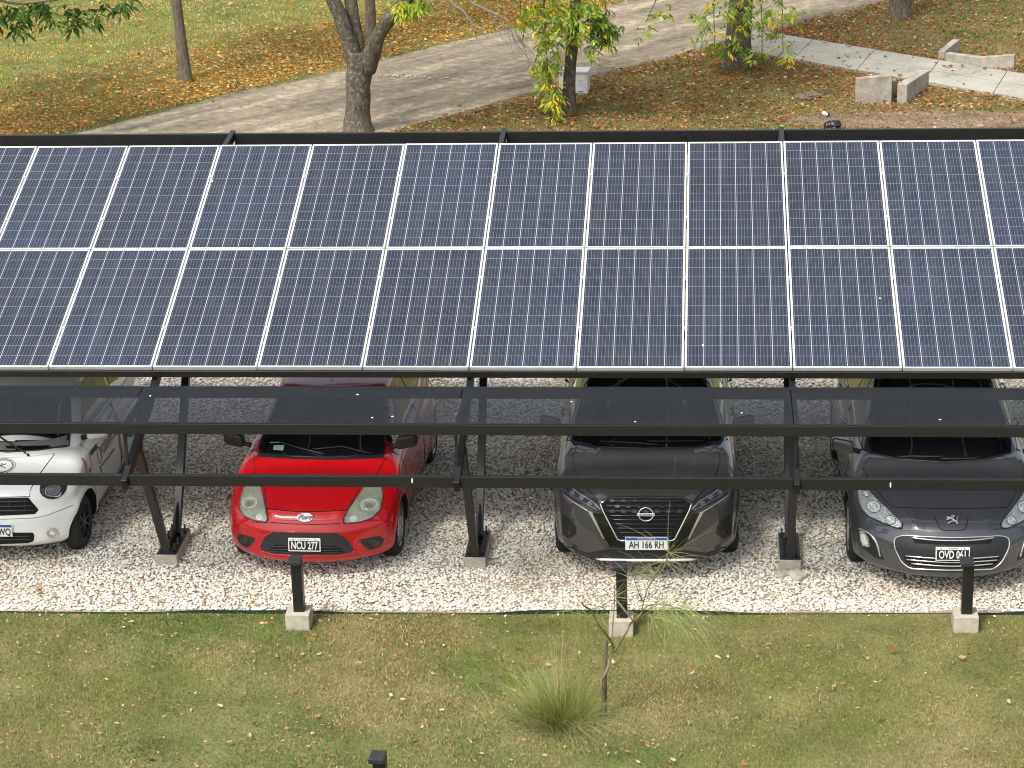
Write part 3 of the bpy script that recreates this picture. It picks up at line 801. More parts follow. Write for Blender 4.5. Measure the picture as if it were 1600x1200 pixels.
WS = [(-.625, 1.222), (-.3, 1.205), (0, 1.200), (.3, 1.205), (.625, 1.222), (.63, 1.30), (.585, 1.52), (.50, 1.86), (0, 1.88), (-.50, 1.86), (-.585, 1.52), (-.63, 1.30)]
patch(s, WS, 'F', .006, 'windshield', GLASS_DARK, r, h=.06, rnd_=.04)
line(s, WS, 'F', .007, 'windshield_seal', BLACK_PLASTIC, r, closed=True, lift=.002)
wiper(r, s, [(-.40, 1.325), (-.2, 1.275), (.08, 1.215)]); wiper(r, s, [(-.06, 1.265), (.22, 1.295), (.52, 1.222)])
patch(s, [(-.475, 1.306), (-.365, 1.308), (-.369, 1.257), (-.474, 1.259)], 'F', .0085, 'windshield_sticker', STICK, r, h=.03)
line(s, [(-.53, 1.33), (-.42, 1.335)], 'F', .004, 'windshield_marking', STICK, r, lift=.007)
for sg in (-1, 1): mirror_(r, sg*.865, 1.02, 1.09, BLACK_PLASTIC, sg)
line(s, [(-.012, 1.95), (-.012, 2.6)], 'F', .004, 'roof_seam', GAP, r, h=.08)
sides(r, s, KA, [[(1.12, .985), (1.62, 1.30), (2.30, 1.33), (2.32, .99)], [(2.38, .99), (2.37, 1.33), (3.0, 1.28), (3.30, 1.02)]],
      [[(1.18, .30), (1.12, .95), (2.36, .97), (2.36, .30)]], [(2.20, .84)], RED)
# ---------------- graphite crossover
r, s = kicks, kicks_skin
GR = [(-.428, .795), (-.352, .848), (0, .858), (.352, .848), (.428, .795), (.405, .735), (.368, .670), (.262, .470), (.235, .452), (-.235, .452), (-.262, .470), (-.368, .670), (-.405, .735)]
g = patch(s, GR, 'F', .003, 'grille', GAP, r, h=.04, rnd_=.02)
for i, (b_, wq) in enumerate([(.822, .36), (.778, .385), (.732, .375), (.690, .345), (.650, .32), (.610, .30), (.570, .275), (.530, .25), (.492, .23)]):
    line(s, [(-wq, b_), (wq, b_)], 'F', .010 if i < 3 else .008, 'grille_bar', GLOSS_BLACK if i > 2 else DARK_RIM, g, lift=.006)
    if i < 3:
        for q in range(-3, 4):
            x_ = q*.105+(.05 if i % 2 else 0)
            if abs(x_) < wq-.03: patch(s, [(x_-.022, b_-.014), (x_+.022, b_-.014), (x_+.016, b_+.012), (x_-.016, b_+.012)], 'F', .017, 'grille_stud', GLOSS_BLACK, g, h=.03)
for mi in (False, True):
    line(s, [(.428, .800), (.405, .738), (.372, .672), (.268, .466), (.245, .455), (.185, .453)], 'F', .0078, 'chrome_vee', CHROME, r, lift=.008, mirror=mi, h=.02)
    BL = [(.50, .712), (.385, .700), (.275, .463), (.215, .416), (.345, .402), (.392, .470), (.472, .630)]
    patch(s, BL, 'F', .005, 'gloss_panel', GLOSS_BLACK, r, h=.03, rnd_=.01, mirror=mi)
    HL = [(.835, .985), (.745, .995), (.63, .912), (.49, .845), (.422, .782), (.404, .705), (.505, .748), (.665, .818), (.81, .895)]
    hl = patch(s, HL, 'F', .004, 'headlight', DARKBEZ, r, h=.03, rnd_=.01, mirror=mi)
    line(s, [(.76, .975), (.64, .890), (.50, .815), (.43, .745)], 'F', .007, 'led_strip', BRIGHT, hl, lift=.006, mirror=mi)
    line(s, [(.80, .930), (.68, .850), (.54, .780), (.45, .735)], 'F', .005, 'lamp_trim', CHROME, hl, lift=.006, mirror=mi)
    for cx_, cy_ in ((.70, .895), (.61, .850), (.53, .80)): patch(s, ell(cx_, cy_, .026, .02), 'F', .008, 'lamp_bowl', REFL, hl, h=.015, mirror=mi)
    patch(s, HL, 'F', .012, 'lens', LENS_SMOKE, hl, h=.03, rnd_=.01, mirror=mi, dome=.004)
    line(s, HL, 'F', .005, 'headlight_seam', GAP, r, mirror=mi, closed=True)
    line(s, [(.80, .882), (.685, .806), (.538, .722)], 'F', .006, 'chrome_trim', CHROME, r, lift=.004, mirror=mi)
    patch(s, [(.55, .735), (.505, .715), (.468, .632), (.392, .470), (.405, .468), (.492, .632)], 'F', .010, 'chrome_blade', CHROME, r, h=.02, mirror=mi)
    FG = [(.745, .655), (.79, .685), (.81, .485), (.735, .448), (.665, .50), (.672, .575)]
    f = patch(s, FG, 'F', .004, 'fog_lamp_recess', BLACK_PLASTIC, r, h=.03, rnd_=.01, mirror=mi)
    for k in range(5): line(s, [(.69+.012*k*0, .60-.0+.018*k-.03), (.785, .615+.018*k-.03)], 'F', .004, 'fog_slat', GREY_PLASTIC, f, lift=.006, mirror=mi)
    patch(s, ell(.738, .515, .030, .026), 'F', .009, 'fog_lamp', LENS_SMOKE, f, h=.015, mirror=mi)
    line(s, [(.42, 1.30), (.66, 1.365)], 'F', .01, 'cowl_trim', BLACK_PLASTIC, r, lift=.0, mirror=mi)
LP = [(-.79, .37), (-.56, .317), (-.355, .368), (0, .36), (.355, .368), (.56, .317), (.79, .37), (.76, .33), (.48, .262), (0, .238), (-.48, .262), (-.76, .33)]
patch(s, LP, 'F', .007, 'bumper_lip', BLACK_PLASTIC, r, h=.04)
patch(s, [(-.33, .425), (.33, .425), (.36, .385), (0, .372), (-.36, .385)], 'F', .004, 'lower_intake', GAP, r, h=.03)
mb_ = MB(); pp = []
for i in range(17):
    x_ = -.485+.97*i/16; q_, n_ = s.hit('F', x_, .268); pp.append(q_+Vector((0, -.022, 0)))
mb_.tube(pp, [.004]+[.0135]*15+[.004], 8); mb_.build('skid_strip', mat('skid_silver', (.82, .83, .83), .35, .2), r, True)
plate_new(r, s, .004, .428, 'AH 166 RH')
line(s, ell(0, .702, .068, .060), 'F', .0065, 'badge_ring', CHROME, r, lift=.018, closed=True)
p_, n_ = s.hit('F', 0, .702); bd = slab('badge_bar', .17, .030, .012, CHROME, r, p_+n_*.026, frame_rot(n_), .004)
text_mesh('badge_name', 'NISSAN', .030, PL_BLACK, bd, Vector((0, 0, .0065)), Matrix.Identity(3), .001, sx=1.1)
HD = [(-.53, .905), (-.432, .815), (-.35, .860), (0, .870), (.35, .860), (.432, .815), (.53, .905), (.665, 1.05), (.712, 1.195), (.68, 1.345), (.45, 1.303), (0, 1.296), (-.45, 1.303), (-.68, 1.345), (-.712, 1.195), (-.665, 1.05)]
patch(s, HD, 'F', .005, 'hood', GREY, r, h=.05, rnd_=.015)
line(s, HD, 'F', .006, 'hood_seam', GAP, r, closed=True)
WS = [(-.73, 1.372), (-.45, 1.312), (0, 1.300), (.45, 1.312), (.73, 1.372), (.72, 1.50), (.62, 1.85), (.545, 2.07), (0, 2.09), (-.545, 2.07), (-.62, 1.85), (-.72, 1.50)]
patch(s, WS, 'F', .006, 'windshield', GLASS_DARK, r, h=.06, rnd_=.04)
line(s, WS, 'F', .008, 'windshield_seal', BLACK_PLASTIC, r, closed=True, lift=.002)
wiper(r, s, [(-.45, 1.36), (-.1, 1.345), (.12, 1.325)]); wiper(r, s, [(0, 1.36), (.35, 1.36), (.55, 1.36)])
for sg in (-1, 1):
    mirror_(r, sg*.95, 1.26, 1.20, GREY, sg)
    line(s, [(sg*.60, 2.25), (sg*.60, 3.0)], 'F', .016, 'roof_rail', SILVER, r, lift=.02, h=.1)
sides(r, s, KICKS, [[(1.38, 1.10), (1.92, 1.46), (2.42, 1.50), (2.40, 1.12)], [(2.47, 1.12), (2.49, 1.50), (3.2, 1.48), (3.42, 1.15)]],
      [[(1.30, .36), (1.30, 1.04), (2.44, 1.06), (2.44, .36)], [(2.46, .36), (2.46, 1.06), (3.36, 1.08), (3.30, .75), (3.1, .36)]], [(2.25, .93), (3.2, .95)], GREY)
# ---------------- dark blue-grey hatchback
r, s = peu, peu_skin
HL = [(.835, 1.048), (.765, 1.052), (.71, .974), (.635, .893), (.54, .803), (.447, .705), (.458, .665), (.515, .668), (.635, .714), (.745, .762), (.805, .828), (.83, .907)]
for mi in (False, True):
    hl = patch(s, HL, 'F', .004, 'headlight', DARKBEZ, r, h=.03, rnd_=.02, mirror=mi)
    def sc(k, c=(.66, .84)): return [(c[0]+(p[0]-c[0])*k, c[1]+(p[1]-c[1])*k) for p in HL]
    patch(s, sc(.94), 'F', .006, 'reflector', REFL, hl, h=.03, rnd_=.02, mirror=mi)
    for cx_, cy_, rr in ((.695, .85, .062), (.555, .735, .045), (.755, .965, .03)):
        patch(s, ell(cx_, cy_, rr, rr*.85), 'F', .010, 'lamp_bowl', BRIGHT, hl, h=.02, mirror=mi)
        line(s, ell(cx_, cy_, rr, rr*.85), 'F', .0045, 'bowl_ring', DARKBEZ, hl, lift=.010, mirror=mi, closed=True)
        line(s, ell(cx_, cy_, rr*.5, rr*.42), 'F', .006, 'bulb_ring', CHROME, hl, lift=.012, mirror=mi, closed=True)
    patch(s, ell(.775, 1.0, .022, .018), 'F', .011, 'indicator', AMBER, hl, h=.015, mirror=mi)
    patch(s, sc(.99), 'F', .014, 'lens', LENS_CLEAR, hl, h=.03, rnd_=.02, mirror=mi, dome=.006)
    line(s, HL, 'F', .006, 'headlight_seam', GAP, r, mirror=mi, closed=True)
    FB = [(.835, .655), (.775, .640), (.70, .573), (.61, .357), (.70, .387), (.80, .473), (.825, .545)]
    f = patch(s, FB, 'F', .004, 'fog_lamp_recess', BLACK_PLASTIC, r, h=.03, rnd_=.012, mirror=mi)
    patch(s, [(.825, .630), (.79, .625), (.752, .568), (.735, .480), (.795, .482), (.818, .546)], 'F', .008, 'fog_lamp', REFL, f, h=.02, rnd_=.01, mirror=mi)
    patch(s, [(.815, .60), (.79, .60), (.765, .545), (.755, .500), (.79, .50), (.808, .55)], 'F', .011, 'fog_bowl', BRIGHT, f, h=.02, rnd_=.01, mirror=mi)
    line(s, [(.83, .648), (.765, .622), (.712, .578), (.672, .507), (.643, .398)], 'F', .010, 'led_strip', CHROME, f, lift=.006, mirror=mi, smooth=True)
    line(s, [(.60, .962), (.485, .884), (.385, .772), (.325, .693)], 'F', .004, 'bonnet_crease', BLUEGREY, r, lift=0, mirror=mi, smooth=True)
GR = [(-.53, .545), (-.505, .590), (-.42, .606), (-.33, .597), (0, .588), (.33, .597), (.42, .606), (.505, .590), (.53, .545), (.515, .47), (.455, .352), (.38, .295), (0, .286), (-.38, .295), (-.455, .352), (-.515, .47)]
g = patch(s, GR, 'F', .005, 'grille', GREY_PLASTIC, r, h=.04, rnd_=.03)
line(s, roundpoly(GR, .04), 'F', .0078, 'chrome_surround', CHROME, r, lift=.008, closed=True)
patch(s, [(-.375, .587), (0, .558), (.375, .587), (.345, .535), (0, .518), (-.345, .535)], 'F', .008, 'grille_slot', GAP, g, h=.03)
line(s, [(-.375, .585), (-.2, .566), (0, .560), (.2, .566), (.375, .585)], 'F', .007, 'grille_trim', CHROME, g, lift=.010, smooth=True)
patch(s, [(-.44, .420), (0, .405), (.44, .420), (.42, .352), (.34, .318), (0, .312), (-.34, .318), (-.42, .352)], 'F', .008, 'lower_intake', GAP, g, h=.03, rnd_=.01)
for b_, wq in ((.408, .425), (.374, .41), (.338, .37)): line(s, [(-wq, b_+.008), (0, b_-.012), (wq, b_+.008)], 'F', .0068, 'chrome_bar', CHROME, g, lift=.012, smooth=True)
plate_old(r, s, -.004, .442, 'OVD 061')
HD = [(-.595, .925), (-.53, .855), (-.3, .850), (0, .846), (.3, .850), (.53, .855), (.595, .925), (.70, 1.06), (.765, 1.20), (.70, 1.300), (.42, 1.262), (0, 1.242), (-.42, 1.262), (-.70, 1.300), (-.765, 1.20), (-.70, 1.06)]
patch(s, HD, 'F', .005, 'hood', BLUEGREY, r, h=.05, rnd_=.03)
line(s, HD, 'F', .006, 'hood_seam', GAP, r, closed=True)
line(s, [(-.155, .773), (-.11, .668), (-.02, .652), (.02, .652), (.11, .668), (.155, .773)], 'F', .0045, 'badge_notch', GAP, r, smooth=True)
WS = [(-.67, 1.345), (-.42, 1.285), (0, 1.258), (.42, 1.285), (.67, 1.345), (.685, 1.456), (.625, 1.81), (.56, 2.10), (0, 2.13), (-.56, 2.10), (-.625, 1.81), (-.685, 1.456)]
patch(s, WS, 'F', .006, 'windshield', GLASS_DARK, r, h=.06, rnd_=.05)
line(s, WS, 'F', .008, 'windshield_seal', BLACK_PLASTIC, r, closed=True, lift=.002)
wiper(r, s, [(-.43, 1.29), (-.20, 1.30), (.02, 1.30)]); wiper(r, s, [(-.03, 1.275), (.26, 1.275), (.35, 1.285)])
# rampant lion badge, built from strokes
p_, n_ = s.hit('F', 0, .745); rot_ = frame_rot(n_); lm = MB()
for pts, rad in [([(-.004, .030), (.012, .036), (.022, .028)], [.008, .013, .007]), ([(.008, .030), (.004, .012), (.010, -.008), (.018, -.018)], [.013, .012, .010, .011]),
                 ([(.002, .016), (-.020, .020), (-.038, .026)], [.008, .006, .007]), ([(.002, .008), (-.022, .004), (-.040, -.002)], [.008, .006, .007]),
                 ([(.014, -.016), (-.010, -.022), (-.022, -.038), (-.032, -.040)], [.010, .008, .006, .006]), ([(.018, -.016), (.034, -.026), (.034, -.040), (.042, -.042)], [.010, .008, .006, .006]),
                 ([(.018, -.014), (.040, -.008), (.036, .012), (.046, .028)], [.006, .004, .004, .007])]:
    lm.tube([p_+n_*.012+rot_ @ Vector((a*1.25, b_*1.25, 0)) for a, b_ in pts], rad, 8)
lm.build('lion_badge', CHROME, r, True)
for sg in (-1, 1): mirror_(r, sg*.95, 1.22, 1.07, BLUEGREY, sg)
sides(r, s, PEU, [[(1.52, 1.02), (2.02, 1.37), (2.46, 1.40), (2.44, 1.04)], [(2.51, 1.04), (2.53, 1.40), (3.15, 1.38), (3.45, 1.06)]],
      [[(1.38, .32), (1.38, .97), (2.48, 1.0), (2.48, .32)], [(2.50, .32), (2.50, 1.0), (3.42, 1.02), (3.36, .7), (3.12, .32)]], [(2.28, .90), (3.25, .92)], BLUEGREY)
# ---------------- little white car
r, s = mini, mini_skin
GR = [(-.335, .703), (0, .695), (.335, .703), (.365, .660), (.425, .583), (.39, .540), (0, .522), (-.39, .540), (-.425, .583), (-.365, .660)]
g = patch(s, GR, 'F', .004, 'grille', GAP, r, h=.03, rnd_=.012)
for b_, wq in ((.66, .345), (.615, .375), (.572, .395)):
    line(s, [(-wq, b_+.006), (0, b_), (wq, b_+.006)], 'F', .010, 'grille_bar', BLACK_PLASTIC, g, lift=.008)
for x_ in (-.30, -.15, 0, .15, .30): line(s, [(x_, .55), (x_, .68)], 'F', .008, 'grille_post', BLACK_PLASTIC, g, lift=.006)
IT = [(-.36, .357), (.36, .357), (.368, .323), (.355, .271), (.299, .252), (0, .240), (-.299, .252), (-.355, .271), (-.368, .323)]
g2 = patch(s, IT, 'F', .004, 'lower_intake', GAP, r, h=.03, rnd_=.012)
for b_ in (.29, .32): line(s, [(-.33, b_), (.33, b_)], 'F', .009, 'intake_bar', BLACK_PLASTIC, g2, lift=.006)
for mi in (False, True):
    HL = ell(.545, .800, .115, .108, 30)
    hl = patch(s, HL, 'F', .004, 'headlight', DARKBEZ, r, h=.025, mirror=mi)
    patch(s, ell(.555, .775, .062, .052), 'F', .009, 'lamp_bowl', REFL, hl, h=.02, mirror=mi)
    line(s, [(.49, .80), (.49, .74), (.53, .715), (.60, .715), (.62, .745)], 'F', .007, 'led_strip', BRIGHT, hl, lift=.010, mirror=mi, smooth=True)
    patch(s, ell(.545, .800, .110, .103, 30), 'F', .014, 'lens', LENS_SMOKE, hl, h=.025, mirror=mi, dome=.010)
    line(s, HL, 'F', .007, 'headlight_ring', BLACK_PLASTIC, r, lift=.003, mirror=mi, closed=True)
    f = patch(s, ell(.53, .35, .046, .044), 'F', .008, 'fog_lamp', REFL, r, h=.015, mirror=mi)
    patch(s, ell(.53, .35, .020, .018), 'F', .012, 'fog_bowl', BRIGHT, f, h=.01, mirror=mi)
    line(s, ell(.53, .35, .048, .046), 'F', .006, 'fog_ring', mat('fog_rim', (.55, .54, .45), .3, .5), f, lift=.008, mirror=mi, closed=True)
HD = [(-.342, .712), (0, .705), (.342, .712), (.34, .765), (.36, .86), (.41, .97), (.455, 1.07), (.47, 1.118), (.2, 1.085), (0, 1.078), (-.2, 1.085), (-.47, 1.118), (-.455, 1.07), (-.41, .97), (-.36, .86), (-.34, .765)]
patch(s, HD, 'F', .004, 'hood', WHITE, r, h=.05, rnd_=.02)
line(s, HD, 'F', .005, 'hood_seam', GAP, r, closed=True)
line(s, [(-.72, .62), (-.45, .515), (-.2, .495), (0, .49), (.2, .495), (.45, .515), (.72, .62)], 'F', .004, 'bumper_seam', mat('white_seam', (.25, .25, .24), .8), r, smooth=True)
WS = [(-.58, 1.196), (-.3, 1.152), (0, 1.132), (.3, 1.152), (.58, 1.196), (.575, 1.43), (.545, 1.65), (.515, 1.745), (0, 1.765), (-.515, 1.745), (-.545, 1.65), (-.575, 1.43)]
patch(s, WS, 'F', .005, 'windshield', GLASS_DARK, r, h=.05, rnd_=.03)
patch(s, [(-.555, 1.205), (-.3, 1.163), (0, 1.145), (.3, 1.163), (.555, 1.205), (.555, 1.30), (.42, 1.262), (.26, 1.246), (0, 1.228), (-.26, 1.246), (-.42, 1.262), (-.555, 1.30)], 'F', .008, 'dash_reflection' if False else 'painted_dash_reflection', mat('painted_reflection_grey', (.13, .15, .15), .5, var=.3, vscale=6), r, h=.04)  # grey patch paints the dashboard's reflection low on the windshield
line(s, WS, 'F', .009, 'windshield_seal', BLACK_PLASTIC, r, closed=True, lift=.002)
wiper(r, s, [(-.30, 1.38), (-.116, 1.286), (.031, 1.198), (.19, 1.110)])
for rx_, mm, rd in ((.128, GREENP, .0035), (.105, GREENP, .007)): line(s, ell(0, .998, rx_, rx_*.56, 40), 'F', rd, 'bonnet_logo', mm, r, lift=.004, closed=True)
for pts in ([(-.03, .975), (-.012, 1.025)], [(-.02, 1.0), (.03, 1.02)], [(-.02, 1.0), (.035, .98)]): line(s, pts, 'F', .005, 'bonnet_logo', GREYP, r, lift=.004)
p_, n_ = s.hit('F', .22, 1.10); mb_ = MB(); mb_.cyl(p_, p_+n_*.02, .012, 10); mb_.build('washer_jet', BLACK_PLASTIC, r)
plate_new(r, s, -.03, .383, '0 WQ', tx=.095)
for view in 'RL':
    patch(s, [(.655, .90), (.685, .895), (.70, .80), (.66, .735), (.635, .76), (.66, .82)], view, .008, 'marker_lamp', AMBER, r, h=.02, rnd_=.008)
    patch(s, [(.76, .755), (.815, .745), (.79, .705), (.73, .715)], view, .008, 'marker_lamp', AMBER, r, h=.02, rnd_=.008)
    patch(s, [(.90, .875), (1.14, .862), (1.15, .822), (.91, .833)], view, .010, 'door_badge', BLACK_PLASTIC, r, h=.04)
    line(s, ell(1.165, .735, .062, .085, 26), view, .005, 'side_logo', GREYP, r, closed=True)
    line(s, [(1.125, .62), (1.155, .60), (1.155, .55)], view, .012, 'side_logo', GREYP, r)
    line(s, [(1.20, .605), (1.40, .595)], view, .009, 'side_logo', GREYP, r); line(s, [(1.43, .595), (1.72, .58)], view, .012, 'side_logo', GREYP, r)
    patch(s, [(1.93, .94), (1.97, .94), (1.99, .60), (2.10, .33), (2.02, .33), (1.92, .55)], view, .003, 'side_stripe', ORANGEP, r, h=.05)
    patch(s, [(2.16, .60), (2.22, .52), (2.42, .44), (2.50, .44), (2.50, .56), (2.30, .62)], view, .003, 'side_stripe', GREENP, r, h=.05)
    p_, n_ = s.hit(view, 1.53, .735); text_mesh('side_lettering', 'POSINRCK', .15, TANP, r, p_+n_*.006, frame_rot(n_), .002, sx=.9)
patch(s, [(-.55, .40), (-.5, .40), (-.5, .405), (-.55, .405)], 'F', .002, 'tow_cover', WHITE, r, h=.02)
for sg in (-1, 1): mirror_(r, sg*.855, .90, 1.10, WHITE, sg)
sides(r, s, MINI, [[(.93, 1.06), (1.22, 1.47), (1.95, 1.50), (1.95, 1.06)], [(2.02, 1.06), (2.02, 1.50), (2.75, 1.48), (2.95, 1.10)]],
      [[(.86, .97), (.86, .72), (.80, .54), (.84, .27), (1.98, .27), (1.98, 1.0), (1.4, 1.0)], [(2.0, .27), (2.0, 1.0), (2.9, 1.02), (2.8, .7), (2.45, .27)]], [(1.82, .92)], WHITE)
# ------------------------------------------------------------------ ground, road, path
rng = np.random.default_rng(11)
def vnoise(x, y, s, seed=0):
    """smooth value noise, 0..1"""
    x = np.asarray(x)*s+seed*17.3; y = np.asarray(y)*s+seed*9.1
    xi = np.floor(x).astype(np.int64); yi = np.floor(y).astype(np.int64); fx = x-xi; fy = y-yi
    fx = fx*fx*(3-2*fx); fy = fy*fy*(3-2*fy)
    def h(a, b):
        n = (a*374761393+b*668265263+seed*1442695) & 0x7fffffff; n = (n ^ (n >> 13))*1274126177 & 0x7fffffff
        return ((n ^ (n >> 16)) & 0xffff)/65535.
    return (h(xi, yi)*(1-fx)+h(xi+1, yi)*fx)*(1-fy)+(h(xi, yi+1)*(1-fx)+h(xi+1, yi+1)*fx)*fy
def fbm(x, y, s, seed=0): return .5*vnoise(x, y, s, seed)+.3*vnoise(x, y, s*2.3, seed+5)+.2*vnoise(x, y, s*5.1, seed+9)

def raw_mesh(name, V, F, tint, m, nv, kind='stuff', label=None, cat=None, smooth=False, parent=None):
    """V (n,3), F flat index array with nv corners a face, tint (n,3) per vertex"""
    me = bpy.data.meshes.new(name); n = len(V); k = len(F)//nv
    me.vertices.add(n); me.vertices.foreach_set('co', np.asarray(V, np.float32).ravel())
    me.loops.add(len(F)); me.loops.foreach_set('vertex_index', np.asarray(F, np.int32))
    me.polygons.add(k); me.polygons.foreach_set('loop_start', np.arange(0, len(F), nv, dtype=np.int32)); me.polygons.foreach_set('loop_total', np.full(k, nv, np.int32))
    if smooth: me.polygons.foreach_set('use_smooth', np.ones(k, bool))
    at = me.color_attributes.new('tint', 'FLOAT_COLOR', 'POINT'); c = np.ones((n, 4), np.float32); c[:, :3] = tint; at.data.foreach_set('color', c.ravel())
    me.update(); me.validate()
    o = link(name, me, m, parent)
    return tag(o, label, cat, None, kind)

def ground_mat(name, ramp, s1, s2, bump, stretch=None, rough=.95):
    m, t, b = nodes(name); N = t.nodes.new; L = t.links.new; b.inputs['Roughness'].default_value = rough; b.inputs['Specular IOR Level'].default_value = .2
    tc = N('ShaderNodeTexCoord'); mp = N('ShaderNodeMapping'); L(tc.outputs['Object'], mp.inputs[0])
    if stretch:
        mp.inputs['Rotation'].default_value = (0, 0, stretch[0]); m2_ = N('ShaderNodeMapping'); L(mp.outputs[0], m2_.inputs[0]); m2_.inputs['Scale'].default_value = (stretch[1], stretch[2], 1); mp = m2_
    n1 = N('ShaderNodeTexNoise'); n1.inputs['Scale'].default_value = s1; n1.inputs['Detail'].default_value = 8; n1.inputs['Roughness'].default_value = .62; L(mp.outputs[0], n1.inputs[0])
    n2 = N('ShaderNodeTexNoise'); n2.inputs['Scale'].default_value = s2; n2.inputs['Detail'].default_value = 8; n2.inputs['Roughness'].default_value = .7; L(tc.outputs['Object'], n2.inputs[0])
    mx = N('ShaderNodeMath'); mx.operation = 'MULTIPLY_ADD'; mx.inputs[1].default_value = .55; L(n1.outputs['Fac'], mx.inputs[0])
    m2 = N('ShaderNodeMath'); m2.operation = 'MULTIPLY'; m2.inputs[1].default_value = .45; L(n2.outputs['Fac'], m2.inputs[0]); L(m2.outputs[0], mx.inputs[2])
    r = N('ShaderNodeValToRGB'); e = r.color_ramp.elements
    e[0].position, e[0].color = ramp[0][0], (*ramp[0][1], 1); e[1].position, e[1].color = ramp[-1][0], (*ramp[-1][1], 1)
    for p_, c_ in ramp[1:-1]: q = e.new(p_); q.color = (*c_, 1)
    L(mx.outputs[0], r.inputs[0]); L(r.outputs[0], b.inputs['Base Color'])
    bp = N('ShaderNodeBump'); bp.inputs['Strength'].default_value = bump; bp.inputs['Distance'].default_value = .03; L(n2.outputs['Fac'], bp.inputs['Height']); L(bp.outputs[0], b.inputs['Normal'])
    return m, t, b, r

SOIL = ground_mat('lawn_soil', [(.36, (.085, .092, .032)), (.5, (.155, .148, .058)), (.62, (.25, .21, .10))], 1.3, 24, .6)[0]
g_ = MB(); g_.add([(-400, -300, 0), (400, -300, 0), (400, 500, 0), (-400, 500, 0)], [(0, 1, 2, 3)])
tag(g_.build('ground', SOIL), kind='structure')

# road: a pale worn band running from lower left to upper right
RD = Vector((.63, .776, 0)); RN = Vector((.776, -.63, 0)); R0, R1 = -17.95, -13.5
ROADM, t_, b_, r_ = ground_mat('worn_road', [(.36, (.11, .088, .062)), (.44, (.20, .165, .122)), (.52, (.27, .225, .165)), (.60, (.46, .375, .265))], .5, 5, .5, (-.889, .55, 3.6))
# pale dirt where the surface has worn through, and thin cracks
tc_ = t_.nodes.new('ShaderNodeTexCoord'); cr = t_.nodes.new('ShaderNodeTexVoronoi'); cr.feature = 'DISTANCE_TO_EDGE'; cr.inputs['Scale'].default_value = .55
dn_ = t_.nodes.new('ShaderNodeTexNoise'); dn_.inputs['Scale'].default_value = 2.2; dn_.inputs['Detail'].default_value = 6
vm = t_.nodes.new('ShaderNodeVectorMath'); vm.operation = 'MULTIPLY_ADD'; vm.inputs[1].default_value = (.9, .9, .9)
t_.links.new(tc_.outputs['Object'], dn_.inputs[0]); t_.links.new(dn_.outputs['Color'], vm.inputs[0]); t_.links.new(tc_.outputs['Object'], vm.inputs[2]); t_.links.new(vm.outputs[0], cr.inputs['Vector'])
lt = t_.nodes.new('ShaderNodeMapRange'); lt.inputs['From Max'].default_value = .016; lt.inputs['To Min'].default_value = .7; t_.links.new(cr.outputs['Distance'], lt.inputs[0])
mm = t_.nodes.new('ShaderNodeMix'); mm.data_type = 'RGBA'; mm.blend_type = 'MULTIPLY'; mm.inputs[0].default_value = 1
t_.links.new(r_.outputs[0], mm.inputs[6]); t_.links.new(lt.outputs[0], mm.inputs[7]); t_.links.new(mm.outputs[2], b_.inputs['Base Color'])
rm = MB(); n = 220; V = []; F = []
for i in range(n+1):
    t = -30+i*.4
    a = R0+.35*(vnoise([t], [0.], .5, 3)[0]-.5)+.25*(vnoise([t], [0.], 2.1, 4)[0]-.5); b = R1+.35*(vnoise([t], [3.], .5, 5)[0]-.5)+.25*(vnoise([t], [0.], 2.3, 6)[0]-.5)
    for q in (a, b): p = RD*(t+12)+RN*q; V.append((p.x, p.y, .006))
for i in range(n): F.append((2*i, 2*i+1, 2*i+3, 2*i+2))
rm.add(V, F); tag(rm.build('road', ROADM), kind='structure')

PATHM = ground_mat('pale_concrete_path', [(.34, (.17, .155, .125)), (.45, (.33, .31, .26)), (.68, (.46, .44, .38))], .9, 14, .25)[0]
pm = MB(); d_ = Vector((4.64, -4.09, 0)).normalized(); A_ = Vector((3.15, 25.70, 0)); B_ = Vector((2.70, 23.93, 0))
for k in range(9):
    for (o1, o2) in ((0, .5), (.5, 1)):
        a = A_+d_*(k*1.5+.008); b = A_+d_*((k+1)*1.5-.008); c = B_+d_*((k+1)*1.5-.008); e = B_+d_*(k*1.5+.008)
        q = [a.lerp(e, o1+.004), b.lerp(c, o1+.004), b.lerp(c, o2-.004), a.lerp(e, o2-.004)][::-1]
        z = .055
        pm.add([(p.x, p.y, -.05) for p in q]+[(p.x, p.y, z) for p in q], [(3, 2, 1, 0), (4, 5, 6, 7), (0, 1, 5, 4), (1, 2, 6, 5), (2, 3, 7, 6), (3, 0, 4, 7)])
tag(pm.build('concrete_path', PATHM), kind='structure')
dm = MB(); V = []
dirtm = ground_mat('bare_dirt', [(.34, (.10, .070, .042)), (.5, (.19, .14, .09)), (.66, (.31, .245, .17))], 1.2, 18, .5)[0]
for i in range(40):
    a = 2*math.pi*i/40; rr = 1+.18*math.sin(3*a+1)+.12*math.sin(7*a); V.append((7.0+3.9*math.cos(a)*rr, 18.15+.85*math.sin(a)*rr, .004))
dm.add(V, [tuple(range(40))]); tag(dm.build('dirt_patch', dirtm), kind='structure')

# gravel bed
GY0 = lambda x: -1.02+.02*x
gm = ground_mat('gravel_base', [(.35, (.28, .24, .175)), (.5, (.42, .37, .29)), (.65, (.58, .52, .42))], 4, 40, .8)[0]
gb = MB(); V = []; xs = [-7.6+i*.1 for i in range(153)]
for x in xs: V.append((x, GY0(x)+.03*(vnoise([x], [0.], 1.4, 2)[0]-.5), .012))
for x in reversed(xs): V.append((x, 6.3, .012))
gb.add(V, [tuple(range(len(V)))]); tag(gb.build('gravel_bed', gm), kind='structure')

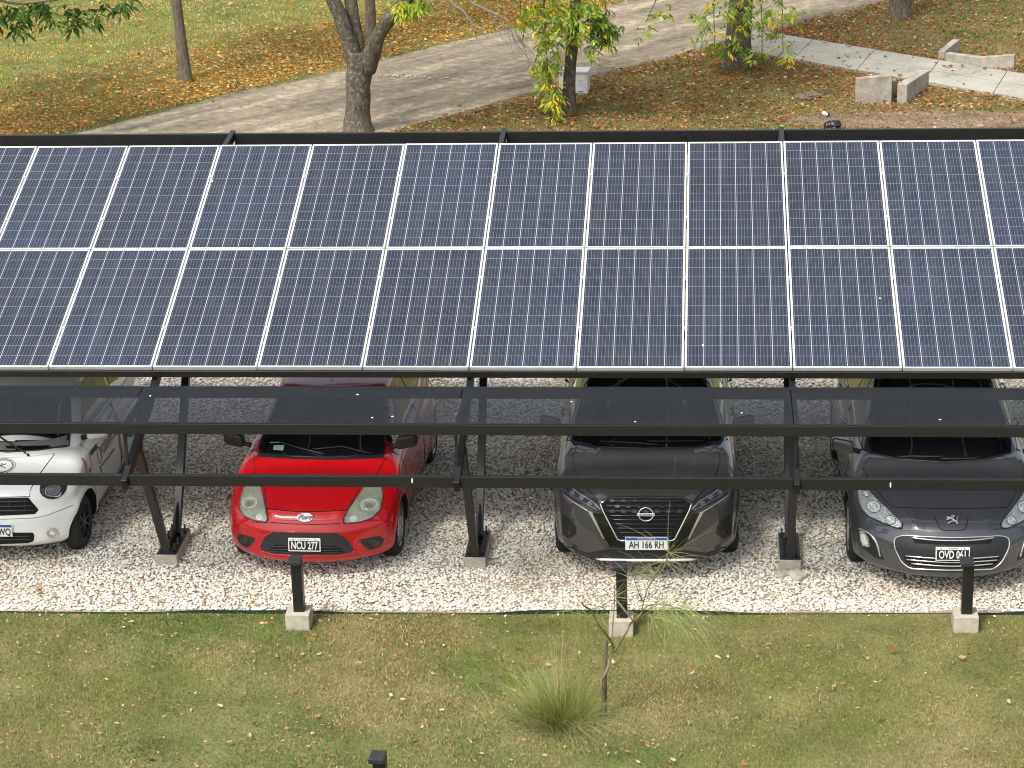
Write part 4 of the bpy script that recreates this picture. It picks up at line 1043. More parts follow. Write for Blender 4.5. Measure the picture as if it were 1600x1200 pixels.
def ico():
    t = (1+5**.5)/2; v = np.array([(-1, t, 0), (1, t, 0), (-1, -t, 0), (1, -t, 0), (0, -1, t), (0, 1, t), (0, -1, -t), (0, 1, -t), (t, 0, -1), (t, 0, 1), (-t, 0, -1), (-t, 0, 1)], float)
    v /= np.linalg.norm(v[0]); f = [(0, 11, 5), (0, 5, 1), (0, 1, 7), (0, 7, 10), (0, 10, 11), (1, 5, 9), (5, 11, 4), (11, 10, 2), (10, 7, 6), (7, 1, 8), (3, 9, 4), (3, 4, 2), (3, 2, 6), (3, 6, 8), (3, 8, 9), (4, 9, 5), (2, 4, 11), (6, 2, 10), (8, 6, 7), (9, 8, 1)]
    return v, np.array(f)
def stones(name, pos, size, tint, m, label):
    v0, f0 = ico(); n = len(pos); nv = 12
    sc = size[:, None]*np.stack([rng.uniform(.8, 1.5, n), rng.uniform(.6, 1.05, n), rng.uniform(.45, .8, n)], 1)
    V = v0[None]*rng.uniform(.72, 1.22, (n, nv, 1)); V = V*sc[:, None, :]
    a = rng.uniform(0, 2*np.pi, n); tl = rng.normal(0, .5, n)
    # tilt about x, then turn about z
    y = V[..., 1]*np.cos(tl)[:, None]-V[..., 2]*np.sin(tl)[:, None]; z = V[..., 1]*np.sin(tl)[:, None]+V[..., 2]*np.cos(tl)[:, None]; x = V[..., 0]
    X = x*np.cos(a)[:, None]-y*np.sin(a)[:, None]; Y = x*np.sin(a)[:, None]+y*np.cos(a)[:, None]
    V = np.stack([X, Y, z], -1)+pos[:, None, :]
    F = (f0[None]+(np.arange(n)*nv)[:, None, None]).reshape(-1)
    return raw_mesh(name, V.reshape(-1, 3), F, np.repeat(tint, nv, 0), m, 3, 'stuff', label, 'gravel', smooth=False)
GST = attr_mat('gravel_stone', .85)
def gravel(n, x0, x1, y0, y1, s0, s1):
    x = rng.uniform(x0, x1, n); y = rng.uniform(y0, y1, n); k = y > -1.0+.02*x+.03*(vnoise(x, x*0, 1.4, 2)-.5)
    x, y = x[k], y[k]; n = len(x); z = rng.uniform(.012, .030, n)+.02*(fbm(x, y, 1.3, 8)-.5)
    pal = np.array([(.82, .78, .68), (.88, .85, .77), (.78, .72, .60), (.72, .65, .53), (.72, .69, .62), (.74, .65, .51), (.90, .89, .84), (.58, .52, .43)])
    w_ = np.array([.24, .20, .19, .10, .09, .05, .08, .05]); t = pal[rng.choice(8, n, p=w_/w_.sum())]*rng.uniform(.86, 1.06, (n, 1))
    # patches where more brown dirt sits between and on the stones
    d = np.clip((fbm(x, y, .9, 21)-.55)*2.5, 0, .38)[:, None]; t = t*(1-d)+t*np.array([[.74, .60, .46]])*d
    return np.stack([x, y, z], 1), rng.uniform(s0, s1, n), t
P0 = np.stack([rng.uniform(-5.5, 6, 45), -1.06-rng.exponential(.15, 45), np.full(45, .012)], 1)
P0[:, 1] += .02*P0[:, 0]
stones('spilled_gravel', P0, rng.uniform(.008, .016, 45), np.tile([[.76, .71, .62]], (45, 1))*rng.uniform(.7, 1.05, (45, 1)), GST, 'loose pale stones strayed from the gravel into the front lawn')
P1, S1, T1 = gravel(62000, -5.9, 6.0, -1.15, 1.6, .010, .0195)
P2, S2, T2 = gravel(36000, -6.2, 6.2, 1.6, 4.2, .012, .021)
P3, S3, T3 = gravel(22000, -6.6, 6.6, 4.2, 6.3, .014, .024)
P4, S4, T4 = gravel(26000, 5.9, 7.55, -1.15, 6.3, .013, .022)
k4 = rng.uniform(0, 1, len(P4)) < .5; P4[k4, 0] *= -1
stones('gravel', np.concatenate([P1, P2, P3, P4]), np.concatenate([S1, S2, S3, S4]), np.concatenate([T1, T2, T3, T4]), GST, 'white and cream gravel spread under the carport')

# green plastic edging between gravel and lawn
em = MB(); pts = []
for i in range(151):
    x = -7.5+i*.1; pts.append((x, GY0(x)-.012+.03*(vnoise([x], [0.], 1.4, 2)[0]-.5), -.004+.050*vnoise([x], [1.], 1.3, 7)[0]))
for i in range(150):
    a, b = Vector(pts[i]), Vector(pts[i+1]); em.add([(a.x, a.y-.005, -.02), (b.x, b.y-.005, -.02), (b.x, b.y-.005, b.z), (a.x, a.y-.005, a.z), (a.x, a.y+.005, -.02), (b.x, b.y+.005, -.02), (b.x, b.y+.005, b.z), (a.x, a.y+.005, a.z)],
           [(0, 1, 2, 3), (3, 2, 6, 7), (5, 4, 7, 6)])
tag(em.build('lawn_edging', mat('dark_green_plastic', (.012, .035, .022), .5, var=.3, vscale=5)), 'thin dark green plastic edging strip between the gravel and the front lawn', 'edging')

# ------------------------------------------------------------------ lawns
GRASS = attr_mat('grass_blade', .7, trans=True)
def blades(x, y, h, w_, lean, tint, name, label, cat='grass'):
    n = len(x); a = rng.uniform(0, 2*np.pi, n); b = rng.uniform(0, 2*np.pi, n); l = lean*h
    dx, dy = np.cos(a)*w_/2, np.sin(a)*w_/2; lx, ly = np.cos(b)*l, np.sin(b)*l; hz = np.sqrt(np.maximum(h*h-l*l, h*h*.05)); z0 = -.003
    V = np.empty((n, 4, 3)); V[:, 0] = np.stack([x-dx, y-dy, np.full(n, z0)], 1); V[:, 1] = np.stack([x+dx, y+dy, np.full(n, z0)], 1)
    V[:, 2] = np.stack([x+lx*.45+dx*.8, y+ly*.45+dy*.8, hz*.62], 1); V[:, 3] = np.stack([x+lx, y+ly, hz], 1)
    F = (np.array([0, 1, 2, 0, 2, 3])[None]+(np.arange(n)*4)[:, None]).reshape(-1)
    return raw_mesh(name, V.reshape(-1, 3), F, np.repeat(tint, 4, 0), GRASS, 3, 'stuff', label, cat)
def grass_tint(x, y, straw, seed=0, lush=0.):
    n = len(x); g1 = np.array([.180, .245, .042]); g2 = np.array([.33, .35, .078]); st = np.array([.62, .48, .22]); gr = np.array([.090, .225, .028]); br = np.array([.20, .14, .07])
    u = rng.uniform(0, 1, (n, 1)); f = fbm(x, y, .8, seed)[:, None]; f2 = fbm(x, y, .35, seed+3)[:, None]
    t = g1*(1-u)+g2*u; k = np.clip((f2-.50+lush)*6, 0, 1); t = t*(1-k)+(gr*(1-u*.4)+g1*u*.4)*k; t = t*(.45+1.05*fbm(x, y, 3.5, seed+13)[:, None])
    ps = np.clip(straw+(f-.5)*2.6, .02, .95); c = rng.uniform(0, 1, (n, 1)) < ps; s_ = np.where(rng.uniform(0, 1, (n, 1)) < .72, st, br); t = np.where(c, s_*rng.uniform(.75, 1.1, (n, 1)), t)
    return t*rng.uniform(.8, 1.15, (n, 1))
# front lawn, near the camera
n = 340000; x = np.where(rng.uniform(0, 1, n) < .8, rng.uniform(-4.9, 6.6, n), rng.uniform(-9.5, 9.5, n)); y = rng.uniform(-6.2, -.96, n); k = (y < -1.03+.02*x+.05*(vnoise(x, x*0, 5., 77)-.4)) & (rng.uniform(0, 1, n) < .55+.6*fbm(x, y, 1.6, 31)); x, y = x[k], y[k]; n = len(x)
blades(x, y, rng.uniform(.016, .040, n)*(0.6+.8*fbm(x, y, .9, 12)), rng.uniform(.0035, .006, n), rng.uniform(.3, .95, n), grass_tint(x, y, .27, 2), 'front_lawn_grass', 'short green lawn with dry patches in front of the gravel')

def road_d(x, y): return x*RN.x+y*RN.y
PN = Vector((-d_.y, d_.x, 0))           # normal of the path, pointing away from the camera
def path_d(x, y): return (x-B_.x)*PN.x+(y-B_.y)*PN.y
pw = (A_-B_).dot(PN)
def back_ok(x, y):
    r = road_d(x, y); q = path_d(x, y); along = (x-B_.x)*d_.x+(y-B_.y)*d_.y
    return ~((r > R0+.05) & (r < R1-.05)) & ~((q > -.03) & (q < pw+.03) & (along > -.2)) & ~((((x-7)/3.9)**2+((y-18.15)/.8)**2 < .8) & (rng.uniform(0, 1, len(x)) < .72))
def litter_density(x, y):
    """leaves per square metre, 0..1"""
    r = road_d(x, y)
    left = np.clip(1.15-(R0-r)/4.2, 0, 1)*(r < R0)*np.clip(1.1-np.maximum(0, y-27)/9, .35, 1)
    left = np.maximum(left, .10*(r < R0))
    right = (r >= R1)*(.55+.35*np.clip(1-np.abs(r-R1)/1.4, 0, 1)+.4*np.clip(1-np.abs(path_d(x, y)-pw*.5)/2.1, 0, 1))
    far = (path_d(x, y) > pw)*(r > R1); right = np.where(far, .25+.75*np.clip(1-np.abs(r-R1)/1.9, 0, 1)+.5*np.clip(1-(path_d(x, y)-pw)/1.1, 0, 1), right)
    return np.clip((left+right)*(.45+1.1*fbm(x, y, .5, 41)), 0, 1)
n = 330000; x = rng.uniform(-17, 13, n); y = rng.uniform(15.5, 35, n); k = back_ok(x, y) & (rng.uniform(0, 1, n) < .5+.7*fbm(x, y, .8, 51)); x, y = x[k], y[k]; n = len(x)
L_ = litter_density(x, y); tt = grass_tint(x, y, .26, 7, .03); rr_ = (road_d(x, y) > R1)[:, None]
tt = np.where(rr_, tt*np.array([[.82, .70, .58]]), tt*np.where((L_ < .22)[:, None], np.array([[1.42, 1.52, 1.0]]), np.array([[1.38, 1.32, .85]])))
blades(x, y, rng.uniform(.03, .07, n), rng.uniform(.008, .015, n), rng.uniform(.3, .95, n), tt, 'back_lawn_grass', 'park grass on both sides of the worn road behind the carport')

# fallen leaves: curled four-point leaves
LEAF = attr_mat('fallen_leaf', .75, trans=True)
def leaves(x, y, s, z, tint, name, label, cat='fallen leaves', obj_=True):
    n = len(x); a = rng.uniform(0, 2*np.pi, n); c, s_ = np.cos(a), np.sin(a); w_ = s*rng.uniform(.18, .46, n); cu = s*rng.uniform(-.15, .45, n); tl = rng.normal(0, .28, n)*s
    V = np.empty((n, 6, 3)); P_ = [(-.5, 0, .4), (-.15, .5, .1), (.22, .30, .2), (.6, 0, .8), (.25, -.40, .2), (-.05, -.5, .1)]
    for i, (u, v, h) in enumerate(P_):
        px = u*s; py = v*w_; V[:, i] = np.stack([x+px*c-py*s_, y+px*s_+py*c, z+cu*h+tl*v+np.abs(tl)*.5], 1)
    V[:, [1, 5], 2] += (s*.08)[:, None]
    F = (np.array([0, 1, 5, 1, 2, 5, 2, 4, 5, 2, 3, 4])[None]+(np.arange(n)*6)[:, None]).reshape(-1)
    return raw_mesh(name, V.reshape(-1, 3), F, np.repeat(tint, 6, 0), LEAF, 3, 'stuff', label, cat)
def leaf_tint(n, kind):
    if kind == 'orange': pal = np.array([(.55, .24, .045), (.66, .36, .09), (.45, .17, .04), (.70, .46, .13), (.30, .13, .05), (.75, .55, .25)]); w_ = [.26, .24, .16, .16, .1, .08]
    elif kind == 'brown': pal = np.array([(.38, .145, .05), (.28, .105, .042), (.47, .22, .07), (.52, .31, .12), (.17, .08, .04), (.62, .48, .30)]); w_ = [.3, .22, .2, .12, .1, .06]
    else: pal = np.array([(.55, .33, .18), (.62, .44, .28), (.40, .19, .09), (.66, .52, .34), (.30, .15, .08)]); w_ = [.28, .26, .18, .16, .12]
    return pal[rng.choice(len(pal), n, p=w_)]*rng.uniform(.75, 1.15, (n, 1))
n = 300000; x = rng.uniform(-17, 13, n); y = rng.uniform(15.5, 35, n); k = back_ok(x, y) & (rng.uniform(0, 1, n) < litter_density(x, y)); x, y = x[k], y[k]; n = len(x)
tt = np.where((road_d(x, y) > R1)[:, None], leaf_tint(n, 'brown'), leaf_tint(n, 'orange'))
leaves(x, y, rng.uniform(.035, .085, n), rng.uniform(.02, .055, n), tt, 'leaf_litter', 'orange and brown fallen leaves lying over the park grass')
# thin scatter on the road and path
n = 260; t = rng.uniform(-14, 14, n)+12; q = np.where(rng.uniform(0, 1, n) < .5, R0+rng.exponential(.35, n), R1-rng.exponential(.35, n)); x = RD.x*t*1.+RN.x*q+0; y = RD.y*t+RN.y*q
leaves(x, y, rng.uniform(.04, .09, n), np.full(n, .014), leaf_tint(n, 'brown'), 'road_leaves', 'few brown leaves fallen along the edges of the worn road')
n = 90; t = rng.uniform(0, 6, n); q = rng.uniform(0, 1, n); x = B_.x+d_.x*t+(A_.x-B_.x)*q; y = B_.y+d_.y*t+(A_.y-B_.y)*q
leaves(x, y, rng.uniform(.03, .11, n), np.full(n, .060), leaf_tint(n, 'brown')*.55, 'path_leaves', 'dark leaves and twigs scattered over the pale concrete path')
# front lawn and gravel
n = 2600; x = rng.uniform(-4.9, 6.6, n); y = rng.uniform(-6.2, -1.1, n); k = rng.uniform(0, 1, n) < np.clip((fbm(x, y, .55, 61)-.36)*2.4, .06, 1); x, y = x[k], y[k]
cx_ = np.concatenate([rng.normal(a, s_, m_) for a, b, s_, m_ in ((-1.1, -3.3, .35, 26), (.9, -3.4, .45, 34), (2.4, -2.1, .45, 34), (2.0, -3.6, .4, 22), (-.45, -1.3, .22, 26), (3.4, -2.6, .5, 18), (-2.2, -3.9, .5, 16), (1.2, -1.9, .4, 12))])
cy_ = np.concatenate([rng.normal(b, s_*.5, m_) for a, b, s_, m_ in ((-1.1, -3.3, .35, 26), (.9, -3.4, .45, 34), (2.4, -2.1, .45, 34), (2.0, -3.6, .4, 22), (-.45, -1.3, .22, 26), (3.4, -2.6, .5, 18), (-2.2, -3.9, .5, 16), (1.2, -1.9, .4, 12))])
x = np.concatenate([x, cx_]); y = np.minimum(np.concatenate([y, cy_]), -1.12); n = len(x)
leaves(x, y, rng.uniform(.018, .040, n)+.035*rng.uniform(0, 1, n)**3, rng.uniform(.015, .04, n), np.where(rng.uniform(0, 1, (n, 1)) < .68, leaf_tint(n, 'tan'), leaf_tint(n, 'brown')*1.2), 'lawn_leaves', 'pale tan dry leaves scattered on the front lawn')
n = 9000; x = rng.uniform(-4.9, 6.6, n); y = rng.uniform(-6.2, -1.1, n); k = rng.uniform(0, 1, n) < np.clip((fbm(x, y, .9, 63)-.40)*4, .05, 1); x, y = x[k], y[k]; n = len(x)
leaves(x, y, rng.uniform(.010, .028, n), rng.uniform(.02, .035, n), np.where(rng.uniform(0, 1, (n, 1)) < .7, leaf_tint(n, 'tan'), leaf_tint(n, 'brown')), 'lawn_thatch', 'small bits of dry thatch and leaf crumbs in the front lawn')
n = 1500; x = rng.uniform(-5.8, 6, n); y = np.concatenate([-1.0+rng.exponential(.30, n//2), rng.uniform(-.9, 5.8, n-n//2)]); k = (y > -.98+.02*x) & (rng.uniform(0, 1, n) < .25+.9*(fbm(x, y, .8, 71) > .52)); x, y = x[k], y[k]; n = len(x)
leaves(x, y, rng.uniform(.018, .055, n), rng.uniform(.035, .05, n), leaf_tint(n, 'brown')*1.1, 'gravel_leaves', 'brown dry leaves lying on the white gravel')
# ------------------------------------------------------------------ bollards
def bollard(x, y, label, rot=0.):
    b = empty('bollard', (x, y, 0), rot, label, 'bollard', 'low black bollards on concrete blocks')
    f = MB(); f.box((0, 0, .045), (.222, .222, .225)); f.build('footing', CONCRETE, b, bevel=.007)
    p = MB(); p.box((.008, 0, .40), (.098, .098, .49)); p.build('post', BLACK_STEEL, b, bevel=.004)
    c = MB(); c.box((-.006, -.012, .662), (.118, .155, .040)); c.build('cap', mat('bollard_cap', (.022, .024, .028), .4, var=.2), b, bevel=.005)
bollard(-1.515, -1.31, 'black bollard in front of the small red car')
bollard(1.465, -1.37, 'black bollard behind the sapling, in front of the graphite crossover')
bollard(4.575, -1.215, 'black bollard in front of the dark blue-grey hatchback')
bollard(-.262, -4.93, 'black bollard nearest the camera, only its top showing at the bottom edge', R(-3))

def rock(name, pts, m, label, cat, kind=None):
    V, F = box_surface(6, 6, 5, .5, .5, .5); rn = random.Random(len(label)); o = empty(name, (pts[0][0], pts[0][1], 0), 0, label, cat) if False else None
    mb = MB(); x0, y0, sx, sy, sz = pts
    mb.add([((p[0]*sx*(1+.25*noise.noise(Vector(p)*1.3+Vector((x0, y0, 0))))), (p[1]*sy*(1+.3*noise.noise(Vector(p)*1.7+Vector((y0, x0, 3))))), p[2]*sz*(1+.25*noise.noise(Vector(p)*2))+sz*.5) for p in V], F)
    o = mb.build(name, m, None, False); o.location = (x0, y0, 0); o.rotation_euler = (0, 0, rn.uniform(0, 3)); return tag(o, label, cat)
PALEROCK = mat('pale_rubble', (.50, .45, .36), .9, var=.2, vscale=12, bump=.5, bscale=40)
rock('concrete_lump', (2.96, -.16, .075, .05, .035), PALEROCK, 'thin pale shard of broken concrete left of the larger lump by the footing', 'rubble')
rock('concrete_lump', (3.10, -.19, .095, .065, .05), PALEROCK, 'larger rounded pale lump of broken concrete lying before the footing', 'rubble')
rock('soil_mound', (4.01, 20.0, .25, .20, .035), mat('grey_soil', (.15, .125, .10), .95, var=.35, vscale=12, bump=.7, bscale=20), 'low dark mound of grey earth among the leaves', 'mound')

# litter by the back of the carport
lt_ = empty('discarded_shoe', (4.22, 18.56, 0), R(25), 'small black and white shoe lying on the leaves behind the carport', 'shoe')
V, F = box_surface(10, 12, 8, .6, .5, .6)
m_ = MB(); m_.add([(p[0]*.042*(1-.25*max(0, -p[1])), p[1]*.12, .055+p[2]*.045*(1-.35*p[1]*-1 if p[1] < 0 else 1)) for p in V], F); m_.v = [(a*.75, b*.7, c*.75) for a, b, c in m_.v]; m_.build('upper', mat('shoe_white', (.75, .74, .70), .6), lt_, True)
m_ = MB(); m_.add([(.05+p[0]*.035, p[1]*.11, .045+p[2]*.045) for p in V], F); m_.v = [(a*.75, b*.7, c*.75) for a, b, c in m_.v]; m_.build('side', BLACK_PLASTIC, lt_, True)
bg_ = empty('black_bag', (4.30, 17.55, 0), 0, 'crumpled black bag on the ground just behind the carport roof edge', 'bag')
V, F = box_surface(16, 16, 10, .7, .7, .7)
m_ = MB(); m_.add([(p[0]*.13*(1+.3*noise.noise(Vector(p)*2)), p[1]*.12*(1+.3*noise.noise(Vector(p)*2.5+Vector((5, 0, 0)))), .07+p[2]*.085*(1+.4*noise.noise(Vector(p)*3))) for p in V], F); m_.build('sack', mat('black_film', (.012, .012, .013), .35, bump=.5, bscale=25), bg_, True)
m_ = MB(); m_.tube([(.05, 0, .13), (.08, .01, .17), (.12, .02, .15), (.13, .03, .09)], [.02, .012, .01, .008], 7); m_.build('knot', mat('black_film_tie', (.012, .012, .013), .4), bg_, True)

# utility box behind the small tree
ub = empty('utility_box', (-.165, 20.32, 0), R(-6), 'white utility box standing half hidden behind a tree trunk', 'utility box')
WHITEBOX = mat('white_grp', (.68, .70, .70), .5, var=.08, vscale=8)
m_ = MB(); m_.box((0, .12, .21), (.52, .30, .42)); m_.build('cabinet', WHITEBOX, ub, bevel=.012)
m_ = MB(); m_.box((0, .11, .432), (.56, .36, .03)); m_.build('lid', WHITEBOX, ub, bevel=.008)
m_ = MB(); m_.box((.02, -.036, .21), (.40, .012, .34)); dr = m_.build('door', WHITEBOX, ub, bevel=.004)
m_ = MB(); m_.box((.135, -.044, .27), (.09, .006, .014)); m_.box((.135, -.044, .225), (.014, .006, .09)); m_.build('door_mark', mat('grey_mark', (.42, .45, .46), .6), dr)
m_ = MB(); m_.box((.135, -.046, .08), (.10, .008, .02)); m_.build('vent', mat('grey_vent', (.25, .26, .27), .6), dr)

# concrete wing walls at the culvert
WALLM = mat('weathered_concrete', (.22, .195, .15), .9, bump=.4, bscale=30, col2=(.44, .41, .34), vscale=5)
def wallseg(mb, a, b, h0, h1, t=.13):
    a = Vector((a[0], a[1], 0)); b = Vector((b[0], b[1], 0)); d = (b-a).normalized(); n = Vector((-d.y, d.x, 0))*t
    V = [a, b, b+n, a+n]; z = [h0, h1, h1, h0]
    mb.add([(p.x, p.y, -.05) for p in V]+[(p.x, p.y, zz) for p, zz in zip(V, z)], [(3, 2, 1, 0), (4, 5, 6, 7), (0, 1, 5, 4), (1, 2, 6, 5), (2, 3, 7, 6), (3, 0, 4, 7)])
w1 = empty('culvert_wall', (5.3, 19.8, 0), 0, 'taller V-shaped concrete wing wall on the near side of the pale path', 'low wall')
def wl(root, segs):
    for a, b, h0, h1, *tk in segs:
        mb = MB(); wallseg(mb, (a[0]-root.location.x, a[1]-root.location.y), (b[0]-root.location.x, b[1]-root.location.y), h0, h1, *tk); mb.build('wall_panel', WALLM, root, bevel=.012)
wl(w1, [((4.78, 19.33), (5.40, 19.37), .47, .52), ((5.40, 19.52), (5.60, 20.45), .40, .16), ((5.66, 19.36), (6.14, 20.55), .36, .34, .18)])
w2 = empty('culvert_wall', (7.1, 22.2, 0), 0, 'lower angled concrete wall on the far side of the pale path', 'low wall')
wl(w2, [((6.62, 22.66), (7.19, 22.14), .20, .22), ((7.19, 22.14), (7.80, 21.95), .22, .30), ((6.63, 22.80), (6.98, 23.6), .20, .26)])

# sticks on the island
def stick(pts, r, label):
    mb = MB(); mb.tube(pts, r, 6); tag(mb.build('fallen_stick', mat('dead_wood', (.17, .125, .09), .9, var=.25), None, True), label, 'stick')
stick([(-1.85, 18.94, .03), (-1.68, 19.05, .05), (-1.5, 19.22, .04)], [.022, .025, .018], 'short thick stick lying near the road edge')
stick([(-1.25, 19.6, .03), (-.95, 19.4, .05), (-.58, 19.15, .04)], [.012, .016, .01], 'longer thin stick lying left of the utility box tree')
n = 34; x = rng.normal(-3.35, .42, n); y = 21.85+(x+3.35)*-.25+rng.normal(0, .10, n)
pp = np.stack([x, y, np.full(n, .03)], 1); o_ = stones('road_pebbles', pp, rng.uniform(.015, .035, n), np.tile(np.array([[.50, .44, .34]]), (n, 1))*rng.uniform(.8, 1.1, (n, 1)), GST, 'scatter of pale pebbles in the middle of the worn road')

# ------------------------------------------------------------------ trees
def bark(name, c1, c2, lichen=0.):
    m, t, b = nodes(name); N = t.nodes.new; L = t.links.new; b.inputs['Roughness'].default_value = .95; b.inputs['Specular IOR Level'].default_value = .15
    tc = N('ShaderNodeTexCoord'); mp = N('ShaderNodeMapping'); mp.inputs['Scale'].default_value = (1, 1, .3); L(tc.outputs['Object'], mp.inputs[0])
    n = N('ShaderNodeTexNoise'); n.inputs['Scale'].default_value = 22; n.inputs['Detail'].default_value = 9; n.inputs['Roughness'].default_value = .7; L(mp.outputs[0], n.inputs[0])
    r = N('ShaderNodeValToRGB'); r.color_ramp.elements[0].position = .35; r.color_ramp.elements[0].color = (*c1, 1); r.color_ramp.elements[1].position = .66; r.color_ramp.elements[1].color = (*c2, 1); L(n.outputs['Fac'], r.inputs[0])
    out = r.outputs[0]
    if lichen:
        n3 = N('ShaderNodeTexNoise'); n3.inputs['Scale'].default_value = 15; n3.inputs['Detail'].default_value = 7; n3.inputs['Roughness'].default_value = .65; L(tc.outputs['Object'], n3.inputs[0])
        mr = N('ShaderNodeMapRange'); mr.inputs['From Min'].default_value = .58-.1*lichen; mr.inputs['From Max'].default_value = .66-.1*lichen; L(n3.outputs['Fac'], mr.inputs[0])
        mx = N('ShaderNodeMix'); mx.data_type = 'RGBA'; L(mr.outputs[0], mx.inputs[0]); L(out, mx.inputs[6]); mx.inputs[7].default_value = (.22, .22, .18, 1); out = mx.outputs[2]
    L(out, b.inputs['Base Color'])
    bp = N('ShaderNodeBump'); bp.inputs['Strength'].default_value = .9; bp.inputs['Distance'].default_value = .03; L(n.outputs['Fac'], bp.inputs['Height']); L(bp.outputs[0], b.inputs['Normal'])
    return m
BARK = bark('grey_brown_bark', (.065, .052, .038), (.195, .158, .118), .15)
BARK_B = bark('lichen_bark', (.060, .050, .038), (.185, .150, .112), .45)
BARK_PALE = bark('pale_bark', (.10, .080, .060), (.24, .20, .155), 0)
LEAVES = attr_mat('green_leaf', .6, trans=True)

def limb(pts, rad, n=14, sub=5, rough=.06, seed=0):
    """smooth tapered limb with lumpy surface"""
    P_ = [Vector(p) for p in pts]; k = len(P_); C_ = []; Rr = []
    for i in range(k-1):
        p0, p1, p2, p3 = [P_[max(0, min(k-1, i+j))] for j in (-1, 0, 1, 2)]
        for s_ in range(sub):
            t = s_/sub; C_.append(.5*((2*p1)+(-p0+p2)*t+(2*p0-5*p1+4*p2-p3)*t*t+(-p0+3*p1-3*p2+p3)*t**3)); Rr.append(rad[i]*(1-t)+rad[i+1]*t)
    C_.append(P_[-1]); Rr.append(rad[-1]); mb = MB(); mb.tube(C_, Rr, n)
    out = []
    for i, v in enumerate(mb.v):
        c = C_[i//n]; d = Vector(v)-c; out.append(tuple(c+d*(1+rough*2.2*noise.noise(Vector(v)*3.1+Vector((seed, 0, 0)))+rough*noise.noise(Vector(v)*9+Vector((0, seed, 0))))))
    mb.v = out; return mb

def sprays(anchors, kind, size=.13, nl=7, droop=.5, seed=1):
    """pinnate leaf sprays: a thin stalk with narrow drooping leaflets. returns V, tint"""
    rn = np.random.default_rng(seed); n = len(anchors); A = np.asarray(anchors, float)
    az = rn.uniform(0, 2*np.pi, n); el = rn.uniform(-.9, .25, n)-droop*.4
    d = np.stack([np.cos(az)*np.cos(el), np.sin(az)*np.cos(el), np.sin(el)], 1)
    side = np.stack([-np.sin(az), np.cos(az), np.zeros(n)], 1)
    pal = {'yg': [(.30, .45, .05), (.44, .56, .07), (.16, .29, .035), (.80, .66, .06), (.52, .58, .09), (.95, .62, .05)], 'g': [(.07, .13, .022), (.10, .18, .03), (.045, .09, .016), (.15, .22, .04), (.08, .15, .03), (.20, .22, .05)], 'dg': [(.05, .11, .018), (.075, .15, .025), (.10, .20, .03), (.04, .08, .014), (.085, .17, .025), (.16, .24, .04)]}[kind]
    pal = np.array(pal); wt = np.array([.26, .2, .2, .12, .16, .06]); Vs = []; Ts = []
    base_t = pal[rn.choice(6, n, p=wt)]
    for j in range(nl):
        s = (j//2+.6)/(nl//2+.6); sg = (1 if j % 2 else -1) if j < nl-1 else 0
        L_ = size*rn.uniform(.75, 1.2, n)[:, None]; org = A+d*(size*1.5*s)
        ld = d*(.55 if sg else 1)+side*(sg*.85)+np.array([[0, 0, -.55*droop]])+rn.normal(0, .18, (n, 3)); ld /= np.linalg.norm(ld, axis=1)[:, None]
        wv = np.cross(ld, rn.normal(0, .5, (n, 3))+np.array([[0, 0, 1.]])); wv /= np.linalg.norm(wv, axis=1)[:, None]; w_ = L_*.17
        tip = org+ld*L_+np.array([[0, 0, -1]])*L_*.18
        mid = org+ld*L_*.45
        V = np.stack([org, mid+wv*w_, tip, mid-wv*w_], 1); Vs.append(V)
        Ts.append(np.repeat((base_t*rn.uniform(.75, 1.25, (n, 1)))[:, None, :], 4, 1))
    # stalk
    w_ = side*.003; V = np.stack([A-w_, A+w_, A+d*size*1.7+w_*.4, A+d*size*1.7-w_*.4], 1); Vs.append(V); Ts.append(np.tile(np.array([.14, .12, .06]), (n, 4, 1)))
    return np.concatenate(Vs).reshape(-1, 3), np.concatenate(Ts).reshape(-1, 3)

def crown(parent, anchors_sets, name='crown'):
    Vs, Ts = [], []
    for a, kind, sz, nl, dr_, sd_ in anchors_sets:
        if len(a) == 0: continue
        V, T = sprays(a, kind, sz, nl, dr_, sd_); Vs.append(V); Ts.append(T)
    V = np.concatenate(Vs); T = np.concatenate(Ts); V = V-np.array([parent.location])
    F = np.arange(len(V)); o = raw_mesh(name, V, F, T, LEAVES, 4, None, parent=parent)
    if 'kind' in o: del o['kind']
    return o

def blob_anchors(rn, centre, rad, n, zmin):
    """anchors gathered in clumps round limb ends, with gaps between the clumps"""
    out = []
    nc = 26; cs = []
    while len(cs) < nc:
        p = rn.normal(0, 1, 3); p /= np.linalg.norm(p); p = p*rn.uniform(.45, 1.0)**.5*np.array(rad)+np.array(centre)
        if p[2] > zmin+.5: cs.append(p)
    for c in cs: out.append(c+rn.normal(0, 1, (n//nc, 3))*np.array([.42, .42, .30])*rad[0]/2.6)
    a = np.concatenate(out); return a[a[:, 2] > zmin], cs

